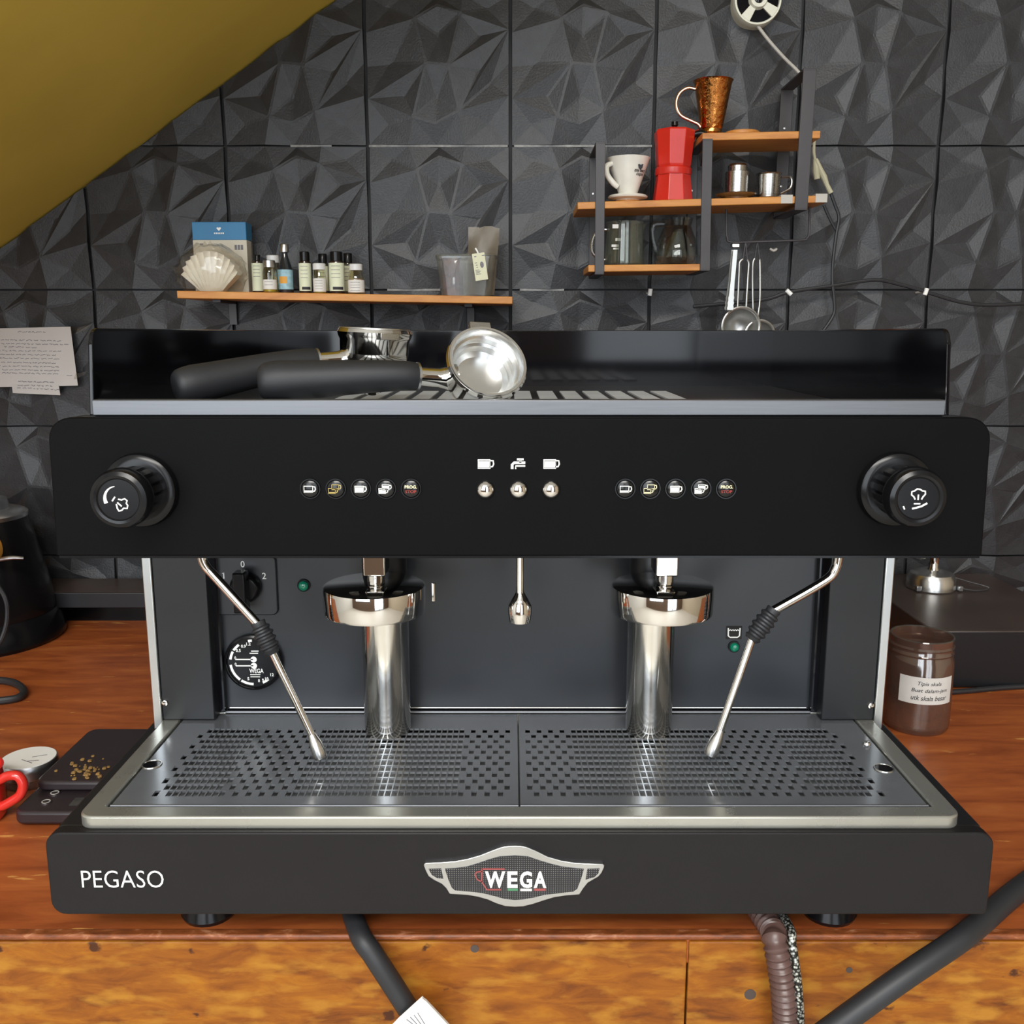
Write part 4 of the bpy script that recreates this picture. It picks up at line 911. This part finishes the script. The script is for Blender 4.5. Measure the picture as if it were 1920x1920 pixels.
# ---- hanging rail and tools
Yr = 1.555
def pth(l, Y): return [Q(a, b, Y) for a, b in l]
m = MB().tube(pth([(1362, 392), (1362, 436), (1364, 446), (1372, 454)], Yr)+pth([(1440, 452.5), (1504, 450), (1513, 446), (1517, 436), (1518, 388)], Yr), .0019, 10, 4)
tag(obj('hanging_rail', m, M['metalblack']), 'thin black wire rail bent below the middle board', 'rail')
def hooked(label, top, wires, ring_=None, r=0, name='strainer', Y=Yr):
    c = Q(*top, Y); t = thing(name, label, name, c, 'kitchen tools on the wire rail')
    for wq in wires:
        a = Q(*wq[0], Y); b = Q(*wq[-1], Y)
        obj('handle_wire', MB().tube(pth(wq, Y), .0016, 8, 3), M['wire'], t)
        obj('hook', MB().tube([V((c.x, Y, c.z)), a], .0012, 6), M['metalblack'], t)
    if ring_:
        q = Q(*ring_, Y); R = r*S(ring_[1], Y)
        obj('rim', MB().tube([(q.x+R*math.cos(i*PI/20), Y, q.z+R*math.sin(i*PI/20)) for i in range(41)], .0024, 8), M['wire'], t)
        obj('mesh_bowl', MB().lathe([(R, 0), (R*.95, .008), (R*.75, .02), (R*.4, .029), (0, .032)], (q.x, Y, q.z), (0, 1, 0), 30), M['meshwire'], t)
    return t
hooked('round wire mesh strainer hanging in front, its ring above the machine', (1398, 452), [[(1393, 486), (1387, 492), (1386, 510), (1383, 576)], [(1401, 487), (1404, 494), (1403, 510), (1399, 577)]], (1389, 612), 35)
hooked('second wire handled strainer hanging behind and right of the ring strainer', (1420, 452), [[(1415, 485), (1412, 493), (1411, 520), (1412, 582)], [(1424, 486), (1425, 495), (1425, 560), (1421, 592)]], (1424, 628), 27, Y=1.575)
c = Q(1379, 456, 1.545); t = thing('serving_tongs', 'shiny steel tongs with serrated ends hanging at the left of the rail', 'tongs', c, 'kitchen tools on the wire rail')
s = S(520, 1.545)
def leg(dx, y):
    m = MB(); a, b = Q(1379+dx, 468, y), Q(1369+dx*1.5, 582, y); L = []; Rr = []
    for i in range(25):
        f = i/24; p = a.lerp(b, f); w_ = (4.5 if f < .5 else 4.2+1.6*(f-.5)*2)*s+(.0009*(i % 2) if f > .75 else 0)
        L.append((p.x-w_, p.z)); Rr.append((p.x+w_, p.z))
    return m.prism(L+Rr[::-1], y, y+.0018)
obj('leg', leg(0, 1.543), M['wire'], t, bevel=.0005); obj('leg', leg(-3, 1.553), M['wire'], t, bevel=.0005)
obj('hinge', MB().box((c.x-7*s, 1.541, c.z-8*s), (c.x+7*s, 1.557, c.z-1*s)), M['chrome'], t, bevel=.001)
# ---- dome camera, cables, clips on the wall
Yc = 1.60; c = Q(1423, -3, Yc); s = S(20, Yc); R = 45*s
dm = thing('dome_camera', 'round cream and dark dome camera on the wall at the top edge', 'camera', (c.x, YW-.02, c.z))
obj('housing', MB().lathe([(0, -.03), (R*.96, -.03), (R, .0), (R, .012), (R*.97, .016), (R*.90, .016), (R*.88, .012), (0, .012)], (c.x, Yc+.02, c.z), (0, -1, 0), 48), M['camwhite'], dm)
obj('dark_window', MB().lathe([(0, .0135), (R*.87, .0135)], (c.x, Yc+.02, c.z), (0, -1, 0), 40), M['blackgloss'], dm)
for k in range(4):
    a = k*PI/2+PI/4+.18; p = [(c.x+R*(q*math.cos(a)-w_*math.sin(a)), c.z+R*(q*math.sin(a)+w_*math.cos(a))) for q, w_ in ((.3, -.13), (.9, -.22), (.9, .22), (.3, .13))]
    obj('spoke', MB().prism(p, Yc+.0035, Yc+.008), M['camwhite'], dm, bevel=.0006)
obj('lens_ring', MB().lathe([(R*.17, .014), (R*.2, .022), (R*.34, .022), (R*.4, .014)], (c.x, Yc+.02, c.z), (0, -1, 0), 32), M['camwhite'], dm)
obj('lens', MB().lathe([(0, .02), (R*.14, .018), (R*.19, .014)], (c.x, Yc+.02, c.z), (0, -1, 0), 24), M['blackgloss'], dm)
tag(obj('camera_cable', MB().tube(pth([(1416, 42), (1440, 74), (1470, 108), (1498, 136), (1510, 158), (1514, 182)], 1.612), .0026, 8, 4), M['cable']), 'pale grey cable running from the dome camera down to the shelf unit', 'cable')
cb = thing('connector_cable', 'cream cable plugs dangling right of the shelf unit', 'cable', Q(1535, 300, 1.60))
obj('lead', MB().tube(pth([(1527, 262), (1526, 285), (1529, 302)], 1.60), .0024, 8, 4), M['connector'], cb)
obj('plug', MB().tube(pth([(1528, 298), (1530, 318), (1532, 336)], 1.60), [.003, .0055, .0048], 10), M['connector'], cb)
obj('plug', MB().tube(pth([(1530, 298), (1539, 320), (1545, 332), (1550, 346), (1558, 362)], 1.598), [.0028, .0045, .005, .0038, .0042], 10), M['connector'], cb)
tag(obj('black_cable', MB().tube(pth([(1557, 360), (1566, 385), (1573, 408), (1568, 440), (1562, 490), (1561, 530), (1564, 560), (1563, 590), (1540, 625)], 1.602), .0028, 8, 5), M['rubber']), 'black cable hanging straight down the wall below the cream plugs', 'cable')
tag(obj('black_cable', MB().tube(pth([(1545, 385), (1556, 410), (1568, 432)], 1.604), .0025, 8, 5), M['rubber']), 'short black cable slanting from the board end to the hanging cable', 'cable')
tag(obj('wall_cable', MB().tube(pth([(1300, 575), (1430, 562), (1478, 548), (1560, 536), (1640, 525), (1690, 534), (1736, 547), (1800, 566), (1860, 572), (1960, 566)], 1.602), .0030, 8, 5), M['rubber']), 'long black cable clipped across the panels at the right', 'cable')
for px, py, a, l in ((1219, 548, 1.45, 'left of the hanging strainers'), (1479, 548, -.7, 'right of the hanging strainers'), (1736, 547, 1.3, 'at far right of the wall cable')):
    p = Q(px, py, 1.60); d = V((math.cos(a), 0, math.sin(a)))*.0055
    tag(obj('cable_clip', MB().tube([p-d, p+d], .0036, 10).tube([p, p+V((0, .04, 0))], .0015, 6), M['white']), 'small white cable clip on the wall '+l, 'clip', 'white cable clips')
p = Q(1450, 468, 1.60); tag(obj('wall_hook', MB().tube([p+V((-.005, 0, .001)), p+V((0, -.003, -.002)), p+V((.005, 0, .001)), p+V((.005, .035, .001))], .002, 8, 3), M['cable']), 'tiny pale hook under the wire rail', 'hook')
# ---- notice on the wall
Yn = 1.618
def sheet(name, pts, lines, label, Y, tilt=0):
    P = [Q(a, b, Y) for a, b in pts]; c = sum(P, V((0, 0, 0)))/len(P)
    t = thing(name, label, 'paper', c)
    obj('sheet', MB().prism([(p.x, p.z) for p in P], Y, Y+.0006), M['paper'], t, smooth=False)
    m = MB(); rn = random.Random(len(lines))
    for xa, xb, y0, y1 in lines:
        x = xa
        while x < xb:
            w_ = rn.uniform(3, 11); f = (x-xa)/(xb-xa); y = y0+(y1-y0)*f
            zz_ = [(x+w_*k/4, y+rn.uniform(-1.1, 1.1)) for k in range(5)]
            m.stroke([(Q(a, b, Y).x, Q(a, b, Y).z) for a, b in zz_], .0009, Y-.0003, Y)
            x += w_+rn.uniform(1, 4)
    obj('writing', m, M['greyprint'], t, smooth=False); return t
L = [(33, 82, 622, 623)]+[(a, b, y, y+2) for a, b, y in ((-20, 108, 637), (-20, 130, 644), (8, 60, 650), (-20, 118, 657), (-20, 107, 664), (-20, 108, 671), (-20, 107, 679), (-20, 106, 686), (4, 106, 693), (4, 104, 699))]+[(125, 137, 704, 705)]
sheet('notice_sheet', [(-60, 617), (132, 612.5), (146, 723), (-60, 727)], L, 'large handwritten white sheet taped to the dark wall at far left', Yn)
sheet('notice_slip', [(22, 721), (110, 722), (113, 741), (24, 737)], [(34, 98, 715, 717), (33, 100, 722, 724), (32, 104, 727, 731)], 'small written paper slip overlapping the lower edge of the larger sheet', Yn-.001)
for px, py, l in ((155, 618, 'upper'), (151, 704, 'lower')):
    p = Q(px, py, Yn-.001); tag(obj('tape_strip', MB().prism([(p.x-.012, p.z-.007), (p.x+.006, p.z-.0), (p.x+.012, p.z+.007), (p.x-.008, p.z+.003)], Yn-.0016, Yn-.001), M['bag'], smooth=False), l+' strip of clear tape beside the handwritten sheet', 'tape')

# ================================================================== LEFT SIDE OF THE COUNTER
Yl = 1.53; zt = Q(180, 1111, Yl).z; zl = Q(180, 1139, Yl).z
lg = thing('wall_ledge', 'low black board along the wall behind the counter left of the machine', 'ledge', (-.75, 1.57, 0))
obj('ledge_board', MB().box((-1.6, Yl, zl), (-.36, 1.622, zt)), M['darkwood'], lg, bevel=.001)
obj('ledge_front', MB().box((-1.6, Yl-.003, zl), (-.36, Yl, zt)), M['blacksatin'], lg, bevel=.001)
obj('ledge_support', MB().box((-1.58, 1.585, 0), (-.38, 1.61, zl)), M['blackplastic'], lg)
# kettle
k0 = QZ(-32, 1196, 0); Yk = k0.y; s = S(1100, Yk)
ke = thing('electric_kettle', 'black electric kettle with steel lid at the far left edge', 'kettle', (k0.x, Yk, 0))
hk = Q(-32, 968, Yk).z; rb = 140*S(1196, Yk); rt = 98*S(968, Yk)
obj('base', MB().lathe([(0, 0), (rb, 0), (rb*1.03, .006), (rb*1.0, .03), (rb*.93, .045), (0, .045)], (k0.x, Yk, 0), n=48), M['blackplastic'], ke)
obj('body', MB().lathe([(0, .045), (rb*.92, .045), (rb*.93, .06), (rt*1.02, hk-.01), (rt, hk), (0, hk)], (k0.x, Yk, 0), n=48), M['blackplastic'], ke)
ld = obj('lid', MB().lathe([(0, hk-.002), (rt*1.01, hk-.002), (rt*1.01, hk+.004), (rt*.95, hk+.007), (rt*.7, hk+.012), (rt*.66, hk+.026), (rt*.5, hk+.030), (0, hk+.031)], (k0.x, Yk, 0), n=48), M['basket'], ke)
p = Q(18, 1046, Yk-.085); obj('trigger', MB().tube([p+V((-.03, 0, -.006)), p, p+V((.018, .006, -.002))], [.003, .0035, .002], 10, 4), M['alu'], ke)
p = Q(0, 1030, Yk-.088); obj('badge', MB().prism(arc(p.x-.012, p.z, .012, 0, 2*PI, 16, .02)[:-1], Yk-.093, Yk-.08), M['orange'], ke)
ca = [(p.x*1, y, z) for p, y, z in ()]
tag(obj('kettle_cord', MB().tube([Q(-10, 1090, 1.36), Q(9, 1120, 1.352), Q(14, 1150, 1.35), Q(8, 1185, 1.345), Q(-10, 1215, 1.335), Q(-60, 1240, 1.34)], .0032, 8, 5), M['rubber']), 'dark cord hanging in front of the kettle', 'cord')
pts = [QZ(a, b, .006) for a, b in ((-30, 1276), (5, 1276), (30, 1282), (44, 1294), (38, 1306), (15, 1312), (-30, 1316))]
tag(obj('cord_loop', MB().tube(pts, .0052, 10, 5), M['rubber']), 'loop of black cord lying on the counter below the kettle', 'cord')
# tin
t0 = QZ(58, 1462, 0); r = 51*S(1430, t0.y); h = Q(56, 1421, t0.y).z
ti = thing('lidded_tin', 'small round tin with silver rim and white labelled lid at the left', 'tin', (t0.x, t0.y, 0))
obj('body', MB().lathe([(0, 0), (r*.93, 0), (r*.97, .003), (r*.97, h-.014), (0, h-.014)], (t0.x, t0.y, 0), n=40), M['jarglass'], ti)
obj('contents', MB().lathe([(0, .001), (r*.9, .001), (r*.9, h*.5), (0, h*.5)], (t0.x, t0.y, 0), n=32), M['coffee'], ti)
ld = obj('lid', MB().lathe([(0, h-.016), (r, h-.016), (r*1.02, h-.013), (r*.99, h-.009), (r*1.01, h-.007), (r*.99, h-.002), (r*.96, h), (0, h)], (t0.x, t0.y, 0), n=40), M['alu'], ti)
obj('lid_label', MB().lathe([(0, h+.0006), (r*.93, h+.0006), (r*.93, h-.0002)], (t0.x, t0.y, 0), n=36), M['white'], ld)
m = MB()
for a, b, w_, an in ((.35, .1, .25, .4), (.1, -.35, .3, -.5), (.3, -.3, .2, .2)):
    d = V((math.cos(an), math.sin(an)))*r*w_; q = V((t0.x+r*a, t0.y+r*b))
    m.hexa([(q.x-d.x, q.y-d.y, h+.0007), (q.x+d.x, q.y+d.y, h+.0007), (q.x+d.x, q.y+d.y+.001, h+.0007), (q.x-d.x, q.y-d.y+.001, h+.0007)]+[(q.x-d.x, q.y-d.y, h+.0009), (q.x+d.x, q.y+d.y, h+.0009), (q.x+d.x, q.y+d.y+.001, h+.0009), (q.x-d.x, q.y-d.y+.001, h+.0009)])
obj('lid_print', m, M['greyprint'], ld, smooth=False)
# red mug (mostly outside the frame)
g0 = QZ(-52, 1535, 0); Yg = g0.y; s = S(1490, Yg)
mg = thing('red_mug', 'red mug at the left edge of the picture, only its handle in view', 'mug', (g0.x, Yg, 0))
hm = Q(-40, 1442, Yg).z; rm_ = 62*s
obj('mug_body', MB().lathe([(0, 0), (rm_*.9, 0), (rm_, .006), (rm_, hm), (rm_*.93, hm), (rm_*.9, .008), (0, .008)], (g0.x, Yg, 0), n=40), M['redmug'], mg)
P = [Q(a, b, Yg-.004) for a, b in ((0, 1462), (14, 1455), (33, 1455), (43, 1470), (38, 1490), (20, 1503), (0, 1512))]
obj('handle', MB().tube([P[0]+V((-.012, 0, -.004))]+P+[P[-1]+V((-.012, 0, .002))], [.005]*9, 12, 4), M['redmug'], mg)
# scale
xs0, xs1, ys0, ysm, ys1 = -.507, -.374, .884, QZ(130, 1466, .029).y, 1.06
sc2 = thing('kitchen_scale', 'black digital coffee scale partly under the left end of the machine', 'scale', ((xs0+xs1)/2, .96, 0))
obj('base', MB().prism(rrect(xs0, ys0, xs1, ys1, .012), .003, .017, 'z'), M['scale'], sc2, bevel=.003)
obj('weighing_plate', MB().prism(rrect(xs0+.003, ysm, xs1, ys1+.004, .012), .018, .029, 'z'), M['scale'], sc2, bevel=.003)
obj('display', MB().box((xs0+.052, ys0+.014, .0165), (xs1-.004, ysm-.012, .0174)), M['lcd'], sc2)
m = MB()
for i in range(3):
    c = (xs0+.026, ys0+.02+i*.019); bt_ = obj('button', MB().lathe([(0, .0012), (.0052, .001), (.006, 0)], (c[0], c[1], .017), n=18), M['scale'], sc2)
    m = MB().box((c[0]-.0055, c[1]-.0007, .018), (c[0]+.0055, c[1]+.0007, .0186)) if i == 2 else MB().lathe([(.0034, .0013), (.0034, .0017), (.0044, .0017), (.0044, .0013)], (c[0], c[1], .017), n=18)
    obj('button_mark', m, M['cable'], bt_)
m = MB(); rn = random.Random(3)
for i in range(60):
    p = QZ(rn.gauss(163, 16), rn.gauss(1447, 10), .0295); q = rn.choice((.0008, .0012, .002, .0026))
    if p.y < ysm+.004 or p.x > xs1-.003 or p.x < xs0+.006: continue
    m.lathe([(0, -.0002), (q, q*.2), (q*.8, q*.8), (0, q)], (p.x, p.y, .0291), n=6)
tag(obj('coffee_crumbs', m, M['crumb'], kind='stuff'), 'light brown coffee crumbs scattered on the black scale plate', 'crumbs')

# ================================================================== RIGHT SIDE OF THE COUNTER
j0 = QZ(1718, 1385, 0); Yj = j0.y+.042; s = S(1300, Yj); rj = 59*s; xj = Q(1720, 1300, Yj).x; hj = Q(1720, 1190, Yj).z
jr = thing('storage_jar', 'open clear plastic jar with coffee residue and handwritten label right of the machine', 'jar', (xj, Yj, 0))
obj('jar_wall', MB().lathe([(0, 0), (rj*.9, 0), (rj*.97, .004), (rj, .012), (rj, hj*.76), (rj*.95, hj*.80), (rj*.93, hj*.83), (rj*.97, hj*.85), (rj*.93, hj*.875), (rj*.93, hj*.9), (rj*.975, hj*.915), (rj*.93, hj*.935), (rj*.94, hj), (rj*.9, hj), (rj*.89, hj*.83), (rj*.95, hj*.74), (rj*.95, .01), (0, .006)], (xj, Yj, 0), n=48), M['jarglass'], jr)
obj('coffee_residue', MB().lathe([(0, .007), (rj*.94, .007), (rj*.94, hj*.36), (rj*.6, hj*.34), (0, hj*.33)], (xj, Yj, 0), n=40), M['coffee'], jr)
obj('rim_ring', MB().lathe([(rj*.88, hj), (rj*.9, hj+.0012), (rj*.94, hj+.0012), (rj*.955, hj)], (xj, Yj, 0), n=48), M['greyglass'], jr)
n = 14; q = rj*1.008; A = [PI*1.5+(-.98+1.72*i/n) for i in range(n+1)]; za, zb = Q(1715, 1322, Yj-rj).z, Q(1715, 1272, Yj-rj).z
lb = obj('label', MB().add([(xj+q*math.cos(a), Yj+q*math.sin(a), z) for z in (za, zb) for a in A], [(i, i+1, n+2+i, n+1+i) for i in range(n)]), M['wlabel'], jr, fix=False)
for i, (st_, w_) in enumerate((('Tipis skala', 42), ('Buat dalam-jam', 66), ('utk skala besar', 66))):
    o = text('handwriting', st_, 0, 0, w_*s, 9*s, 0, M['ink'], lb, shear=.25, bold=.006, mat=Mx.Translation((0, 0, 0)))
    for v in o.data.vertices:
        p = v.co+org(lb); a = PI*1.5-.08+(p.x+(2 if i else 0)*s)/q; v.co = V((xj+q*1.006*math.cos(a), Yj+q*1.006*math.sin(a), zb-(zb-za)*(.24+.26*i)+p.y))-org(lb)
# black box
bx0 = Q(1740, 1290, 1.267).x; zbx = Q(1800, 1183, 1.267).z
bb = thing('black_box', 'low matte black box behind the jar at the right edge', 'box', (bx0+.12, 1.43, 0))
obj('box_body', MB().box((bx0, 1.267, .002), (bx0+.235, 1.585, zbx)), M['darkwood'], bb, bevel=.002)
obj('box_front', MB().box((bx0+.001, 1.2645, .003), (bx0+.234, 1.267, zbx-.002)), M['blacksatin'], bb)
tag(obj('counter_cable', MB().tube([QZ(a, b, .004) for a, b in ((1700, 1302), (1790, 1297), (1850, 1292), (1900, 1288), (1990, 1284))], .0038, 8, 5), M['rubber']), 'grey black cable lying along the foot of the black box', 'cable')
# polished stand on the box
Yt = 1.41; c = QZ(1745, 1112, zbx); Yt = c.y+.03; xt = Q(1745, 1100, Yt).x; s = S(1090, Yt)
tp_ = thing('steel_stand', 'polished round steel stand with short stem on the black box', 'stand', (xt, Yt, zbx))
obj('foot', MB().lathe([(0, 0), (42*s, 0), (44*s, .002), (43*s, .018), (38*s, .026), (20*s, .031), (0, .032)], (xt, Yt, zbx), n=40), M['basket'], tp_)
obj('stem', MB().lathe([(0, .03), (12*s, .03), (9*s, .036), (9*s, .055), (13*s, .066), (13*s, .085), (0, .085)], (xt+2*s, Yt, zbx), n=24), M['chrome'], tp_)
obj('arm', MB().tube([(xt, Yt, zbx+.07), (xt-30*s, Yt-.01, zbx+.062), (xt-62*s, Yt-.02, zbx+.075)], [.012, .013, .015], 16), M['chrome'], tp_)
for dx in (-36, 42): obj('peg', MB().box((xt+dx*s-4*s, Yt-.028, zbx+.002), (xt+dx*s+4*s, Yt-.02, zbx+.010)), M['alu'], tp_, bevel=.0008)
obj('wire_loop', MB().tube([(xt+38*s, Yt-.005, zbx+.02), (xt+62*s, Yt-.01, zbx+.014), (xt+98*s, Yt-.02, zbx+.006), (xt+70*s, Yt-.03, zbx+.004), (xt+42*s, Yt-.022, zbx+.006)], .0012, 8, 4), M['metalblack'], tp_)

# ================================================================== HOSES AND CABLES AT THE FRONT
def front(l): return [Q(a, b, y) for a, b, y in l]
cbl = thing('power_cable', 'black power cable with a white tag hanging over the counter front', 'cable', Q(700, 1790, .69))
a = QZ(632, 1700, .012)
obj('cord', MB().tube([V((-.15, .86, .012)), V((-.148, .77, .012)), Q(672, 1745, .708), Q(700, 1790, .695), Q(742, 1855, .692), Q(790, 1930, .692), Q(830, 1990, .692)], .0088, 16, 6), M['rubber'], cbl)
cc = [Q(*p, .679) for p in ((792, 1868), (858, 1940), (770, 1985), (722, 1935), (748, 1908))]
P_ = [(p.x, p.z) for p in cc]; tg = obj('paper_tag', MB().prism(P_, .6788, .6795), M['white'], cbl, smooth=False, label='folded white paper tag')
obj('tag_fold', MB().prism([(Q(792, 1868, .679).x, Q(792, 1868, .679).z), (Q(800, 1874, .679).x, Q(800, 1874, .679).z), (Q(860, 1938, .679).x, Q(860, 1938, .679).z), (Q(852, 1942, .679).x, Q(852, 1942, .679).z)], .6765, .679), M['wlabel'], tg, smooth=False)
m = MB()
for i in range(4): m.stroke([(Q(762+i*7, 1912-i*4, .678).x, Q(762+i*7, 1912-i*4, .678).z), (Q(780+i*7, 1926+i, .678).x, Q(780+i*7, 1926+i, .678).z)], .0005, .6783, .6788)
obj('tag_print', m, M['greyprint'], tg, smooth=False)
p0 = [V((.195, .80, .018)), Q(1443, 1735, .715), Q(1453, 1765, .693), Q(1464, 1820, .687), Q(1471, 1880, .686), Q(1474, 1960, .686), Q(1474, 2000, .686)]
P, R = catmull(p0, [.0098]*len(p0), 16); P2 = []; R2 = []
acc = 0; out_ = [P[0]]
for a, b in zip(P, P[1:]):      # resample evenly so that the rings are regular
    while (b-out_[-1]).length > .0011:
        out_.append(out_[-1]+(b-out_[-1]).normalized()*.0011)
R2 = [.0098+.0011*math.sin(2*PI*i/5.2) for i in range(len(out_))]
tag(obj('corrugated_hose', MB().tube(out_, R2, 18), M['corr']), 'brown corrugated drain hose hanging over the counter front', 'hose')
tag(obj('braided_hose', MB().tube([V((.222, .80, .008)), Q(1477, 1732, .706), Q(1485, 1770, .688), Q(1494, 1830, .682), Q(1500, 1900, .682), Q(1502, 1990, .682)], .0036, 12, 6), M['braid']), 'thin braided steel water hose right of the brown hose', 'hose')
tag(obj('thick_cable', MB().tube([QZ(2080, 1560, .012), QZ(1990, 1612, .012), QZ(1905, 1672, .013), Q(1832, 1735, .71), Q(1790, 1768, .692), Q(1700, 1828, .676), Q(1610, 1892, .668), Q(1520, 1958, .664)], .0097, 18, 6), M['rubber']), 'thick black cable crossing the lower right corner diagonally', 'cable')
